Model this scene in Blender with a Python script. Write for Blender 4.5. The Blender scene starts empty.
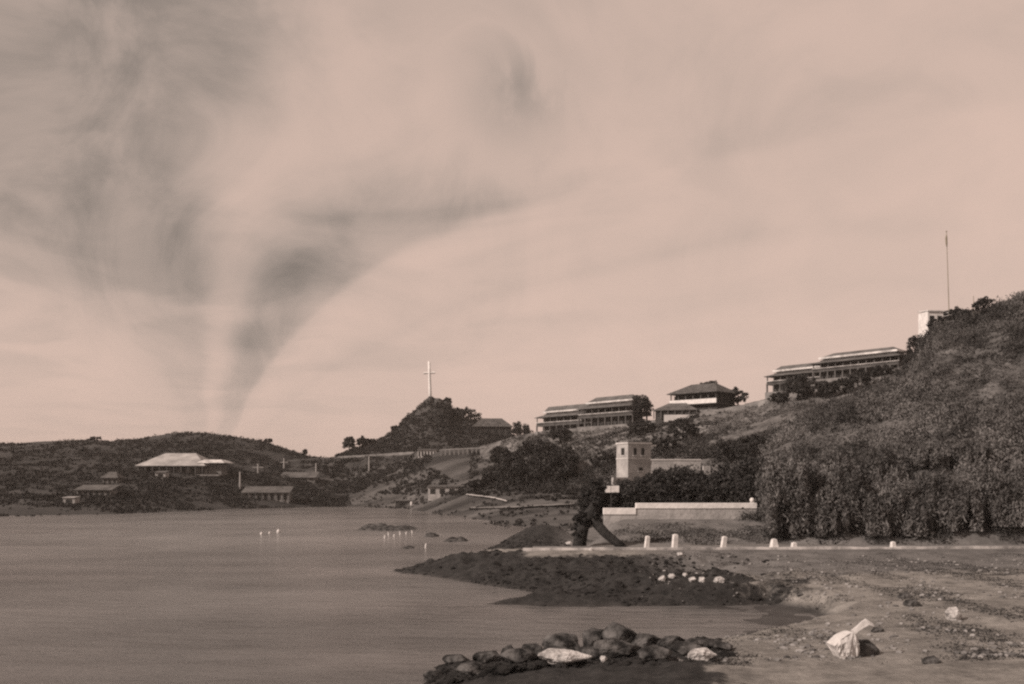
import bpy, bmesh, math, random
import numpy as np
from mathutils import Vector, Matrix, noise

random.seed(7)
RNG = np.random.default_rng(11)
SC = bpy.context.scene
COL = SC.collection
R = math.radians

# ------------------------------------------------------------------ view geometry used for setting out
CAM_H, HY, F = 8.0, 484.0, 1000.0
def pt(px, py, Y):
    """world point seen at image position px, py at depth Y (metres)"""
    return Vector(((px - 512.0) * Y / F, Y, CAM_H + (HY - py) * Y / F))
def sea_pt(px, py):
    Y = CAM_H * F / (py - HY)
    return ((px - 512.0) * Y / F, Y)

# ------------------------------------------------------------------ object helpers
def tag(o, label=None, cat=None, group=None, kind=None):
    if label: o['label'] = label
    if cat: o['category'] = cat
    if group: o['group'] = group
    if kind: o['kind'] = kind
    return o
def empty(name, loc, rz=0.0, label=None, cat=None, group=None):
    o = bpy.data.objects.new(name, None); COL.objects.link(o)
    o.location = loc; o.rotation_euler = (0, 0, rz); o.empty_display_size = 0.3
    return tag(o, label, cat, group)
def link(name, me, m, parent=None):
    o = bpy.data.objects.new(name, me); COL.objects.link(o)
    if m is not None:
        me.materials.clear(); me.materials.append(m)
    if parent: o.parent = parent
    return o
def copy_tree(o, parent=None):
    c = o.copy(); COL.objects.link(c)
    if parent: c.parent = parent
    for ch in list(o.children): copy_tree(ch, c)
    return c

class MB:
    def __init__(s): s.v = []; s.f = []
    def add(s, vs, fs):
        n = len(s.v); s.v += [tuple(v) for v in vs]; s.f += [tuple(i + n for i in f) for f in fs]; return s
    def box(s, x0, x1, y0, y1, z0, z1):
        return s.add([(x0,y0,z0),(x1,y0,z0),(x1,y1,z0),(x0,y1,z0),(x0,y0,z1),(x1,y0,z1),(x1,y1,z1),(x0,y1,z1)],
                     [(0,3,2,1),(4,5,6,7),(0,1,5,4),(1,2,6,5),(2,3,7,6),(3,0,4,7)])
    def hip(s, x0, x1, y0, y1, z0, z1, inset=None, t=0.18):
        """hip roof with eaves of thickness t"""
        w = (y1 - y0) / 2
        i = w if inset is None else inset
        i = min(i, (x1 - x0) / 2 - 0.05)
        ym = (y0 + y1) / 2
        return s.add([(x0,y0,z0),(x1,y0,z0),(x1,y1,z0),(x0,y1,z0),
                      (x0,y0,z0+t),(x1,y0,z0+t),(x1,y1,z0+t),(x0,y1,z0+t),
                      (x0+i,ym,z1),(x1-i,ym,z1)],
                     [(0,3,2,1),(0,1,5,4),(1,2,6,5),(2,3,7,6),(3,0,4,7),
                      (4,5,9,8),(5,6,9),(6,7,8,9),(7,4,8)])
    def skirt(s, x0, x1, y0, y1, z0, X0, X1, Y0, Y1, z1, t=0.15):
        """sloping ring roof from outer eaves (x..,z0) up to an inner rectangle (X..,z1)"""
        o = [(x0,y0),(x1,y0),(x1,y1),(x0,y1)]; i = [(X0,Y0),(X1,Y0),(X1,Y1),(X0,Y1)]
        vs = [(a,b,z0) for a,b in o] + [(a,b,z0+t) for a,b in o] + [(a,b,z1) for a,b in i] + [(a,b,z1-t) for a,b in i]
        fs = []
        for k in range(4):
            j = (k+1) % 4
            fs += [(k,j,4+j,4+k),(4+k,4+j,8+j,8+k),(8+k,8+j,12+j,12+k),(12+k,12+j,j,k)]
        return s.add(vs, fs)
    def tube(s, pts, rad, n=8, cap=True):
        pts = [Vector(p) for p in pts]
        base = len(s.v)
        for k, p in enumerate(pts):
            d = (pts[min(k+1,len(pts)-1)] - pts[max(k-1,0)]).normalized()
            a = d.cross(Vector((0.3,0.9,0.1))).normalized(); b = d.cross(a)
            r = rad[k] if isinstance(rad, (list,tuple)) else rad
            for q in range(n):
                th = 2*math.pi*q/n
                s.v.append(tuple(p + a*(r*math.cos(th)) + b*(r*math.sin(th))))
        for k in range(len(pts)-1):
            for q in range(n):
                a0 = base+k*n+q; a1 = base+k*n+(q+1)%n
                s.f.append((a0,a1,a1+n,a0+n))
        if cap:
            s.f.append(tuple(base+q for q in range(n))[::-1])
            s.f.append(tuple(base+(len(pts)-1)*n+q for q in range(n)))
        return s
    def build(s, name, m, parent=None, smooth=False, bevel=0.0):
        me = bpy.data.meshes.new(name); me.from_pydata(s.v, [], s.f); me.update()
        if bevel:
            bm = bmesh.new(); bm.from_mesh(me)
            bmesh.ops.bevel(bm, geom=bm.edges[:], offset=bevel, segments=2, affect='EDGES', profile=0.6)
            bm.to_mesh(me); bm.free()
        if smooth: me.polygons.foreach_set('use_smooth', [True]*len(me.polygons))
        return link(name, me, m, parent)

def quads_mesh(name, V):
    """V: (N,4,3) array of quads"""
    n = len(V)
    me = bpy.data.meshes.new(name)
    me.vertices.add(n*4); me.loops.add(n*4); me.polygons.add(n)
    me.vertices.foreach_set('co', V.reshape(-1).astype(np.float32))
    me.loops.foreach_set('vertex_index', np.arange(n*4, dtype=np.int32))
    me.polygons.foreach_set('loop_start', np.arange(0, n*4, 4, dtype=np.int32))
    me.polygons.foreach_set('loop_total', np.full(n, 4, dtype=np.int32))
    me.update(calc_edges=True); me.validate()
    return me
def leaf_quads(c, size, flat=0.0, long=1.0, down=0.0):
    """random leaf-sized quads about centres c (N,3); down > 0 makes them hang"""
    n = len(c)
    a = RNG.normal(size=(n,3)); a[:,2] = a[:,2]*(1-flat) - down*2.0
    a /= np.linalg.norm(a, axis=1, keepdims=True)
    b = RNG.normal(size=(n,3)); b -= a*np.sum(a*b, axis=1, keepdims=True)
    b /= np.linalg.norm(b, axis=1, keepdims=True)
    s = size*RNG.uniform(0.4, 1.6, size=(n,1))
    a = a*s*long; b = b*s*0.7
    return np.stack([c-a*0.9-b*0.25, c-a*0.1+b*0.9, c+a, c-a*0.1-b*0.8], axis=1)

# ------------------------------------------------------------------ materials
TINT = (1.0, 0.955, 0.925)
def grey(v, w=0.0):
    """a sun-bleached grey-brown of albedo v; w > 0 makes it browner"""
    return (min(1, v*TINT[0]*(1+0.10*w)), v*TINT[1], v*TINT[2]*(1-0.22*w), 1.0)
def mat(name, lo, hi, scale=1.0, rough=0.9, bump=0.0, bscale=None, warm=0.0, detail=6.0, contrast=(0.35,0.65),
        big=None, island=0.0, spec=0.25, stretch=None, transl=0.0):
    """two-tone procedural material; big = (scale, strength) adds broad patches; island varies each leaf"""
    m = bpy.data.materials.new(name); m.use_nodes = True
    nt = m.node_tree; N = nt.nodes; L = nt.links
    bs = N['Principled BSDF']; out = N['Material Output']
    tc = N.new('ShaderNodeTexCoord'); src = tc.outputs['Object']
    if stretch:
        mp = N.new('ShaderNodeMapping'); mp.inputs['Scale'].default_value = stretch
        L.new(src, mp.inputs['Vector']); src = mp.outputs['Vector']
    no = N.new('ShaderNodeTexNoise'); no.inputs['Scale'].default_value = scale
    no.inputs['Detail'].default_value = detail; no.inputs['Roughness'].default_value = 0.65
    L.new(src, no.inputs['Vector'])
    fac = no.outputs['Fac']
    if big:
        nb = N.new('ShaderNodeTexNoise'); nb.inputs['Scale'].default_value = big[0]; nb.inputs['Detail'].default_value = 3
        L.new(src, nb.inputs['Vector'])
        mx = N.new('ShaderNodeMix'); mx.data_type = 'FLOAT'; mx.inputs[0].default_value = big[1]
        L.new(fac, mx.inputs[2]); L.new(nb.outputs['Fac'], mx.inputs[3]); fac = mx.outputs[0]
    mr = N.new('ShaderNodeMapRange'); mr.inputs['From Min'].default_value = contrast[0]; mr.inputs['From Max'].default_value = contrast[1]
    L.new(fac, mr.inputs['Value']); fac = mr.outputs['Result']
    if island:
        ge = N.new('ShaderNodeNewGeometry')
        mi = N.new('ShaderNodeMix'); mi.data_type = 'FLOAT'; mi.inputs[0].default_value = island
        L.new(fac, mi.inputs[2]); L.new(ge.outputs['Random Per Island'], mi.inputs[3]); fac = mi.outputs[0]
    mc = N.new('ShaderNodeMix'); mc.data_type = 'RGBA'
    mc.inputs[6].default_value = grey(lo, warm); mc.inputs[7].default_value = grey(hi, warm)
    L.new(fac, mc.inputs[0]); L.new(mc.outputs[2], bs.inputs['Base Color'])
    bs.inputs['Roughness'].default_value = rough
    bs.inputs['Specular IOR Level'].default_value = spec
    if bump:
        bn = N.new('ShaderNodeTexNoise'); bn.inputs['Scale'].default_value = bscale or scale*3; bn.inputs['Detail'].default_value = 5
        L.new(src, bn.inputs['Vector'])
        bu = N.new('ShaderNodeBump'); bu.inputs['Strength'].default_value = bump; bu.inputs['Distance'].default_value = 0.2
        L.new(bn.outputs['Fac'], bu.inputs['Height']); L.new(bu.outputs['Normal'], bs.inputs['Normal'])
    return m

M = {}
M['leaf_dark']  = mat('dark_foliage', 0.014, 0.055, 0.5, 0.8, island=0.5, spec=0.15)
M['leaf_mid']   = mat('dusty_foliage', 0.03, 0.20, 0.45, 0.85, island=0.3, spec=0.15)
M['leaf_scrub'] = mat('dry_scrub', 0.018, 0.20, 0.16, 0.9, island=0.25, spec=0.1, contrast=(0.40,0.62), big=(0.045,0.55))
M['leaf_far']   = mat('far_scrub', 0.012, 0.042, 0.05, 0.9, island=0.5, spec=0.1)
M['bark']       = mat('bark', 0.010, 0.035, 3, 0.95, bump=0.5)
M['headland']   = mat('headland_rock', 0.014, 0.055, 0.03, 0.95, bump=0.8, bscale=0.3, big=(0.012,0.4), detail=10)
M['summit']     = mat('summit_rock', 0.02, 0.065, 0.05, 0.95, bump=0.8, bscale=0.4, detail=10)
M['lowland']    = mat('lowland_earth', 0.022, 0.11, 0.05, 0.95, bump=0.9, bscale=0.4, detail=14, stretch=(0.45,1.3,1), contrast=(0.38,0.64))
M['ridge']      = mat('ridge_earth', 0.025, 0.18, 0.12, 0.95, bump=1.0, bscale=0.6, detail=14, contrast=(0.36,0.64))
M['hill']       = mat('hill_earth', 0.02, 0.15, 0.16, 0.95, bump=1.0, bscale=1.1, detail=14, contrast=(0.36,0.64))
M['pale_wall']  = mat('limewashed_wall', 0.42, 0.6, 0.35, 0.9, bump=0.15, bscale=2)
M['stone']      = mat('buff_stone', 0.26, 0.42, 0.5, 0.92, bump=0.4, bscale=2.2)
M['stone_dark'] = mat('weathered_stone', 0.12, 0.22, 0.35, 0.92, bump=0.5, bscale=1.5)
M['coping']     = mat('whitewashed_coping', 0.6, 0.82, 0.7, 0.85, bump=0.2, bscale=3)
M['white']      = mat('white_paint', 0.5, 0.76, 1.6, 0.75, bump=0.1)
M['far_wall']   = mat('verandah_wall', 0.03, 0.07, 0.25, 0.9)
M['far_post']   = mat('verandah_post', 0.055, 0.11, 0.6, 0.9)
M['roof']       = mat('grey_tile_roof', 0.06, 0.13, 0.35, 0.85, bump=0.3, bscale=2)
M['roof_dark']  = mat('dark_tile_roof', 0.04, 0.11, 0.7, 0.85, bump=0.5, bscale=2)
M['roof_pale']  = mat('pale_roof', 0.22, 0.42, 0.2, 0.8)
M['opening']    = mat('shaded_opening', 0.012, 0.03, 0.5, 0.7)
M['fascia']     = mat('pale_fascia', 0.3, 0.75, 0.5, 0.8)
M['reef']       = mat('reef_rubble', 0.007, 0.038, 0.5, 0.95, bump=0.6, bscale=6, island=0.4, spec=0.1)
M['rock']       = mat('dark_boulder', 0.010, 0.14, 1.1, 0.9, bump=1.0, bscale=3.0, detail=12, contrast=(0.42,0.68))
M['rock_pale']  = mat('pale_boulder', 0.22, 0.58, 1.6, 0.95, bump=0.9, bscale=4)
M['road']       = mat('road_dust', 0.1, 0.19, 0.6, 0.95, bump=0.2)
M['kerb']       = mat('kerb_stone', 0.2, 0.62, 0.35, 0.9, contrast=(0.42,0.6))
M['weed']       = mat('beach_weed', 0.02, 0.06, 2, 0.9, island=0.5)
M['timber']     = mat('tarred_timber', 0.02, 0.06, 1.5, 0.85)
M['pole']       = mat('weathered_pole', 0.25, 0.4, 1.0, 0.9)
M['pole_dark']  = mat('brown_pole', 0.16, 0.24, 1.0, 0.9, warm=1)
M['cloth']      = mat('white_canvas', 0.42, 0.62, 1.1, 0.95, bump=0.5, bscale=3)

# ------------------------------------------------------------------ hills
def fbm(x, y, s, seed=0.0, oct=5):
    return noise.fractal(Vector((x*s + seed, y*s - seed, seed*0.37)), 0.9, 2.1, oct)

class Layer:
    """a hill set out from the foot (depth, height) and the crest (depth, sight line) along its length"""
    def __init__(s, knots, e=1.0, amp=0.6, ns=0.05, flat=40.0, drop=12.0, seed=1.0, gully=0.0):
        s.k = np.array(knots, float); s.e = e; s.amp = amp; s.ns = ns; s.flat = flat; s.drop = drop; s.seed = seed; s.gully = gully
    def at(s, px, t):
        k = s.k
        Yf, zf, Yc, pc = (np.interp(px, k[:,0], k[:,i]) for i in (1,2,3,4))
        zc = CAM_H + (HY - pc)*Yc/F
        if t < 0:   Y, z = Yf + t*12, zf + t*10
        elif t <= 1: Y, z = Yf + (Yc-Yf)*t, zf + (zc-zf)*t**s.e
        elif t <= 2: Y, z = Yc + (t-1)*s.flat, zc - (t-1)*1.0
        else:        Y, z = Yc + s.flat + (t-2)*40, zc - 1.0 - (t-2)*s.drop
        X = (px-512)*Y/F
        w = math.sin(math.pi*min(max(t,0),1)*0.97)**0.7*0.85 + 0.15 if t >= 0 else 0.1
        n = fbm(X, Y, s.ns, s.seed)*s.amp*w + fbm(X, Y, s.ns*5, s.seed+3, 4)*s.amp*0.3*w
        if s.gully:
            q = abs(fbm(X*1.0 + Y*0.2, Y*0.25, 0.06, s.seed+5, 4))
            n += (q-0.3)*s.gully*w
        return Vector((X, Y, z + n))
    def onto(s, px, py):
        prev = None
        for i in range(0, 401):
            p = s.at(px, i/400)
            y = HY - (p.z-CAM_H)*F/p.y
            if y <= py: return p
        return s.at(px, 1.0)
    def mesh(s, name, m, px0, px1, step, nt, label_kind='structure'):
        pxs = np.arange(px0, px1+step, step)
        ts = [-1.0, -0.3] + list(np.linspace(0, 1, nt)) + [1.05, 1.15, 1.3, 1.5, 1.75, 2.0, 2.5, 3.5]
        vs = [s.at(px, t) for t in ts for px in pxs]
        n = len(pxs)
        fs = [(r*n+c, r*n+c+1, (r+1)*n+c+1, (r+1)*n+c) for r in range(len(ts)-1) for c in range(n-1)]
        me = bpy.data.meshes.new(name); me.from_pydata([tuple(v) for v in vs], [], fs); me.update()
        me.polygons.foreach_set('use_smooth', [True]*len(me.polygons))
        return tag(link(name, me, m), kind=label_kind)

headland = Layer([(-400,220,-.5,470,452),(-150,232,-.5,480,447),(24,242,-.5,480,443),(60,250,-.5,480,441),(95,257,-.5,480,439.5),(110,258,-.5,480,441.5),
                  (140,270,-.5,480,438),(175,285,-.5,480,433),(205,298,-.5,480,433),(235,316,-.5,480,436.5),(258,325,-.5,480,440),
                  (270,328,-.5,478,444),(290,333,-.5,475,450),(310,338,-.5,470,456),(330,345,-.5,470,458),(380,360,-.5,470,460)],
                 e=1.2, amp=1.6, ns=0.03, seed=2.3)
summit = Layer([(300,440,10,470,464),(335,430,15,480,457),(350,425,17,490,450),(375,422,18,500,442),(390,420,18,500,433),(400,420,18,500,424),(410,420,18,500,414),
                (420,420,18,500,406),(428,420,18,500,401),(447,420,18,500,402),(454,420,18,500,410),(462,420,18,498,417),(480,415,18,490,423),
                (500,410,18,480,433),(530,405,16,470,440),(580,400,10,450,455)], e=1.0, amp=1.2, ns=0.05, flat=14, seed=4.1)
lowland = Layer([(270,345,-.8,450,462),(300,338,-.6,440,459),(345,352,-.5,440,456.5),(400,318,-.5,425,452.5),(440,250,-.5,410,449.5),(480,195,-.5,400,448),
                 (520,160,-.5,390,447),(560,140,-.5,370,452),(600,125,-.5,340,470),(650,118,-.5,300,487)], e=1.8, amp=0.6, ns=0.05, seed=6.2)
ridge = Layer([(480,335,4,390,446),(500,325,6,385,440),(520,300,5,375,436),(545,270,4,360,431),(600,235,4,340,427),(652,205,4.5,322,420),(690,190,5,310,412.5),
               (745,180,6,298,404),(770,178,6,290,398),(790,178,6,285,389),(840,180,8,275,381),(900,180,10,258,368),(940,180,12,245,352),
               (1000,180,12,235,345),(1300,180,12,230,320)], e=1.0, amp=1.0, ns=0.06, seed=8.7, gully=1.6)
hill = Layer([(715,112,1.5,140,515),(740,108,1.8,150,490),(760,104,2.0,158,462),(780,101,2.2,165,438),(800,99.5,2.2,170,420),(830,99,2.2,174,405),(860,99,2.2,178,390),
              (890,99,2.2,180,378),(908,99,2.2,180,364),(920,99,2.2,180,344),(935,99,2.2,178,329),(950,99,2.2,176,321),(975,99,2.2,174,318),
              (996,99,2.2,172,306),(1030,99,2.2,170,294),(1150,99,2.2,170,262),(1400,99,2.2,170,240)], e=0.9, amp=1.4, ns=0.09, flat=30, seed=3.3, gully=3.2)
headland.mesh('headland_hill', M['headland'], -400, 384, 4, 60)
summit.mesh('summit_hill', M['summit'], 300, 580, 2.5, 40)
lowland.mesh('lowland_ground', M['lowland'], 270, 650, 3, 90)
ridge.mesh('ridge_hill', M['ridge'], 480, 1300, 3, 110)
hill.mesh('scrub_hill', M['hill'], 715, 1400, 2.5, 130)

# ------------------------------------------------------------------ near shore: beach, reef, bank
POLY = [sea_pt(*p) for p in [(300,860),(380,720),(440,669),(520,662),(600,657),(640,652),(668,640),(676,625),(664,612),(640,606),
        (560,607),(488,604),(520,599),(560,595),(500,588),(460,581),(395,571),(430,562),(480,553),(520,549.5),(506,547),(530,538),(560,532),(585,524),(600,512)]]
POLY += [(60, 300), (240, 300), (240, 18), (-6, 18)]
PA = np.array(POLY)
COVE = np.array([sea_pt(*p) for p in [(590,655),(700,650),(780,639),(835,627),(843,620),(820,611),(770,602),(720,604.5),(600,607)]])
def poly_sd(x, y, P=None):
    a = PA if P is None else P; b = np.roll(a, -1, axis=0); p = np.array((x, y))
    ab = b - a; ap = p - a
    t = np.clip((ap*ab).sum(1)/(ab*ab).sum(1), 0, 1)
    d = np.sqrt(((ap - ab*t[:,None])**2).sum(1)).min()
    c = (a[:,1] > y) != (b[:,1] > y)
    with np.errstate(divide='ignore', invalid='ignore'):
        xi = (b[:,0]-a[:,0])*(y-a[:,1])/(b[:,1]-a[:,1]) + a[:,0]
    return d if (np.count_nonzero(c & (x < xi)) % 2) else -d
def sstep(a, b, x):
    t = min(max((x-a)/(b-a), 0.0), 1.0); return t*t*(3-2*t)
def road_y(X): return 91.0 + 0.055*X          # line of the road's seaward kerb
def near_z(X, Y):
    d = poly_sd(X, Y) + fbm(X, Y, 0.25, 9.0, 4)*0.7
    z = -0.3*min(-d, 6) if d < 0 else 0.14*min(d, 6) + 0.03*min(max(d-6, 0), 20)
    rocky = sstep(57, 61, Y)*sstep(98, 92, Y)*sstep(27, 6, X + (Y-70)*-0.25 + fbm(X, Y, 0.2, 31.0, 4)*6) if d > -1 else 0.0
    if d > 0:
        n = fbm(X, Y, 0.3, 3.0, 7)
        z += rocky*(abs(n)*1.1 + 0.2)*min(1, d/3.0)
        z += (1-rocky)*fbm(X, Y, 0.3, 5.0, 5)*0.12
    if Y < 54:
        nr = sstep(53, 50, Y)*sstep(0.22*Y+1.2, 0.16*Y, X + fbm(X, Y, 0.4, 23.0, 4)*1.5)*(1.0 if d > 0 else 0.6)
        rocky = max(rocky, nr); z += nr*abs(fbm(X, Y, 0.5, 25.0, 5))*0.35*(1 if d > 0 else 0)
    if 44 < Y < 72 and X > 2:
        wf = sstep(-0.9, 0.7, poly_sd(X, Y, COVE) + fbm(X, Y, 0.3, 21.0, 4)*0.6)
        z = z*(1-wf) + wf*(-0.06 + 0.05*fbm(X, Y, 0.35, 51.0, 4) + (X-6)*0.007 if d > 0.3 else min(z, -0.06)); rocky *= 1 - wf*sstep(66.8, 64.5, Y)
    ry = road_y(X)
    k = sstep(ry-7.5, ry-0.6, Y + fbm(X, Y, 0.3, 7.7, 3)*0.8)*sstep(-1.5, 3.0, X)
    lx = 4.5 + max(0, Y-98)*0.30
    k2 = sstep(lx, lx+4.0, X + fbm(X, Y, 0.2, 17.0, 3)) if Y > ry + 5 else 1.0
    plat = 1.95
    if Y > ry + 4.5: plat += 2.1*sstep(ry+4.5, ry+20, Y)
    kk = k*max(k2, 0.0)
    z = z*(1-kk) + plat*kk
    mound = math.exp(-((X-3.2)/4.2)**2 - ((Y-118)/8.0)**2)*2.6 if Y > 96 else 0
    z += mound
    grass = sstep(ry+5, ry+7, Y)*sstep(4, 7, X)
    emb = sstep(ry-19, ry-15, Y + fbm(X, Y, 0.25, 27.0, 4)*3.5)*sstep(9, 16, X)
    grass = max(grass, emb*(1.0 if Y < ry+0.5 else 0.0))
    rk = max(rocky*(1-kk), 1.0*sstep(0.1, 0.4, mound))
    return z, rk, grass
pxs = np.arange(300, 1290, 3.0)
Ys = np.concatenate([np.linspace(19, 40, 12)[:-1], np.geomspace(40, 128, 190), [134,142,152,165,180,200,225,255]])
vs, rk, gr = [], [], []
for Y in Ys:
    for px in pxs:
        X = (px-512)*Y/F
        z, a, b = near_z(X, Y)
        vs.append((X, Y, z)); rk.append(a); gr.append(b)
n = len(pxs)
fs = [(r*n+c, r*n+c+1, (r+1)*n+c+1, (r+1)*n+c) for r in range(len(Ys)-1) for c in range(n-1)]
me = bpy.data.meshes.new('beach_ground'); me.from_pydata(vs, [], fs); me.update()
me.polygons.foreach_set('use_smooth', [True]*len(me.polygons))
for nm, arr in (('rocky', rk), ('grassy', gr)):
    at = me.attributes.new(nm, 'FLOAT', 'POINT'); at.data.foreach_set('value', np.array(arr, np.float32))
def beach_mat():
    m = bpy.data.materials.new('beach_sand_and_reef'); m.use_nodes = True
    nt = m.node_tree; N = nt.nodes; L = nt.links; bs = N['Principled BSDF']
    tc = N.new('ShaderNodeTexCoord')
    def nz(scale, detail=8, rough=0.65):
        t = N.new('ShaderNodeTexNoise'); t.inputs['Scale'].default_value = scale; t.inputs['Detail'].default_value = detail
        t.inputs['Roughness'].default_value = rough; L.new(tc.outputs['Object'], t.inputs['Vector']); return t.outputs['Fac']
    def ramp(f, a, b, lo, hi, warm=0.0):
        mr = N.new('ShaderNodeMapRange'); mr.inputs['From Min'].default_value = a; mr.inputs['From Max'].default_value = b; L.new(f, mr.inputs['Value'])
        x = N.new('ShaderNodeMix'); x.data_type = 'RGBA'; x.inputs[6].default_value = grey(lo, warm); x.inputs[7].default_value = grey(hi, warm)
        L.new(mr.outputs['Result'], x.inputs[0]); return x.outputs[2]
    def mix(f, a, b):
        x = N.new('ShaderNodeMix'); x.data_type = 'RGBA'; L.new(f, x.inputs[0]); L.new(a, x.inputs[6]); L.new(b, x.inputs[7]); return x.outputs[2]
    sand = ramp(nz(0.5, 15, 0.8), 0.34, 0.66, 0.065, 0.29, 0.2)
    rock = ramp(nz(1.3, 10), 0.3, 0.72, 0.010, 0.045)
    grass = ramp(nz(0.4, 14, 0.7), 0.3, 0.7, 0.06, 0.18)
    ra = N.new('ShaderNodeAttribute'); ra.attribute_name = 'rocky'
    ga = N.new('ShaderNodeAttribute'); ga.attribute_name = 'grassy'
    # wet, darker sand near the water line by height
    ge = N.new('ShaderNodeNewGeometry'); sx = N.new('ShaderNodeSeparateXYZ'); L.new(ge.outputs['Position'], sx.inputs[0])
    wet = N.new('ShaderNodeMapRange'); wet.inputs['From Min'].default_value = 0.10; wet.inputs['From Max'].default_value = 0.5; L.new(sx.outputs['Z'], wet.inputs['Value'])
    c = mix(wet.outputs['Result'], ramp(nz(0.5, 10), 0.3, 0.7, 0.018, 0.06), sand)
    sharp = N.new('ShaderNodeMapRange'); sharp.inputs['From Min'].default_value = 0.30; sharp.inputs['From Max'].default_value = 0.55
    ad = N.new('ShaderNodeMath'); ad.operation = 'MULTIPLY_ADD'; ad.inputs[1].default_value = 1.5; L.new(nz(0.45, 12, 0.75), ad.inputs[0])
    sb = N.new('ShaderNodeMath'); sb.operation = 'SUBTRACT'; sb.inputs[1].default_value = 0.75; L.new(ra.outputs['Fac'], ad.inputs[2]); L.new(ad.outputs[0], sb.inputs[0])
    L.new(sb.outputs[0], sharp.inputs['Value'])
    c = mix(sharp.outputs['Result'], c, rock)
    c = mix(ga.outputs['Fac'], c, grass)
    L.new(c, bs.inputs['Base Color']); rgh = N.new('ShaderNodeMapRange'); rgh.inputs['From Min'].default_value = 0.05; rgh.inputs['From Max'].default_value = 0.2; rgh.inputs['To Min'].default_value = 0.45; rgh.inputs['To Max'].default_value = 0.95
    L.new(sx.outputs['Z'], rgh.inputs['Value']); L.new(rgh.outputs['Result'], bs.inputs['Roughness']); bs.inputs['Specular IOR Level'].default_value = 0.2
    bu = N.new('ShaderNodeBump'); bu.inputs['Strength'].default_value = 0.8; bu.inputs['Distance'].default_value = 0.15
    L.new(nz(2.2, 8, 0.7), bu.inputs['Height']); L.new(bu.outputs['Normal'], bs.inputs['Normal'])
    return m
M['beach'] = beach_mat()
tag(link('beach_ground', me, M['beach']), kind='structure')

def ground(px, py, guess=None):
    """point of the near ground seen at px, py"""
    prev = None
    for Y in np.arange(38, 135, 0.25):
        X = (px-512)*Y/F; z = max(near_z(X, Y)[0], 0.0)
        y = HY - (z-CAM_H)*F/Y
        if y <= py: return Vector((X, Y, z))
    return pt(px, py, 100)

# road: a strip with a raised pale kerb on its seaward edge
def strip(name, y0, y1, z0, z1, x0, x1, m, kind='structure', jitter=0.0):
    b = MB(); xs = np.linspace(x0, x1, 90)
    sec = []
    for x in xs:
        j = fbm(x, 3, 0.8, 2.0)*jitter
        sec.append([(x, road_y(x)+y0, z0), (x, road_y(x)+y0, z1+j), (x, road_y(x)+y1, z1+j), (x, road_y(x)+y1, z0)])
    vs = [p for s in sec for p in s]; fs = []
    for k in range(len(xs)-1):
        for q in range(3): fs.append((k*4+q, (k+1)*4+q, (k+1)*4+q+1, k*4+q+1))
    fs += [(0,1,2,3), tuple(len(vs)-4+i for i in (3,2,1,0))]
    b.add(vs, fs)
    return tag(b.build(name, m), kind=kind)
strip('road', 0.4, 5.0, 1.6, 2.02, 2.0, 110, M['road'])
kb = strip('kerb', -0.05, 0.38, 1.3, 2.16, 1.0, 110, M['kerb'], jitter=0.06)

# ------------------------------------------------------------------ sea
def sea():
    b = MB(); xs = np.concatenate([np.linspace(-4000,-400,10), np.linspace(-380,380,30), np.linspace(400,4000,10)])
    ys = np.concatenate([np.linspace(-300, 500, 40), np.linspace(600, 6000, 12)])
    vs = [(x,y,0.0) for y in ys for x in xs]; n = len(xs)
    b.add(vs, [(r*n+c, r*n+c+1, (r+1)*n+c+1, (r+1)*n+c) for r in range(len(ys)-1) for c in range(n-1)])
    m = bpy.data.materials.new('harbour_water'); m.use_nodes = True
    nt = m.node_tree; N = nt.nodes; L = nt.links; bs = N['Principled BSDF']
    bs.inputs['Base Color'].default_value = grey(0.125); bs.inputs['Roughness'].default_value = 0.16; bs.inputs['IOR'].default_value = 1.33
    tc = N.new('ShaderNodeTexCoord')
    def wave(scale, sx, sy, detail):
        mp = N.new('ShaderNodeMapping'); mp.inputs['Scale'].default_value = (sx, sy, 1); mp.inputs['Rotation'].default_value = (0,0,R(8)); L.new(tc.outputs['Object'], mp.inputs['Vector'])
        t = N.new('ShaderNodeTexNoise'); t.inputs['Scale'].default_value = scale; t.inputs['Detail'].default_value = detail; t.inputs['Roughness'].default_value = 0.6
        L.new(mp.outputs['Vector'], t.inputs['Vector']); return t.outputs['Fac']
    a = wave(0.9, 0.4, 1.0, 6); c = wave(0.05, 0.3, 1.0, 5)
    # patches of ruffled and calm water
    mr = N.new('ShaderNodeMapRange'); mr.inputs['From Min'].default_value = 0.40; mr.inputs['From Max'].default_value = 0.62
    mr.inputs['To Min'].default_value = 0.25; mr.inputs['To Max'].default_value = 1.0; L.new(c, mr.inputs['Value'])
    # milky bay water; its paler drifts also put patches of sheen into the colour
    sl = N.new('ShaderNodeMix'); sl.data_type = 'RGBA'; sl.inputs[6].default_value = grey(0.04); sl.inputs[7].default_value = grey(0.19)
    sm = N.new('ShaderNodeMapRange'); sm.inputs['From Min'].default_value = 0.36; sm.inputs['From Max'].default_value = 0.66; L.new(wave(0.03, 0.6, 0.6, 8), sm.inputs['Value'])
    L.new(sm.outputs['Result'], sl.inputs[0]); L.new(sl.outputs[2], bs.inputs['Base Color'])
    bu = N.new('ShaderNodeBump'); bu.inputs['Distance'].default_value = 0.5
    L.new(mr.outputs['Result'], bu.inputs['Strength']); L.new(a, bu.inputs['Height']); L.new(bu.outputs['Normal'], bs.inputs['Normal'])
    return tag(b.build('sea', m), kind='structure')
sea()

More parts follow.
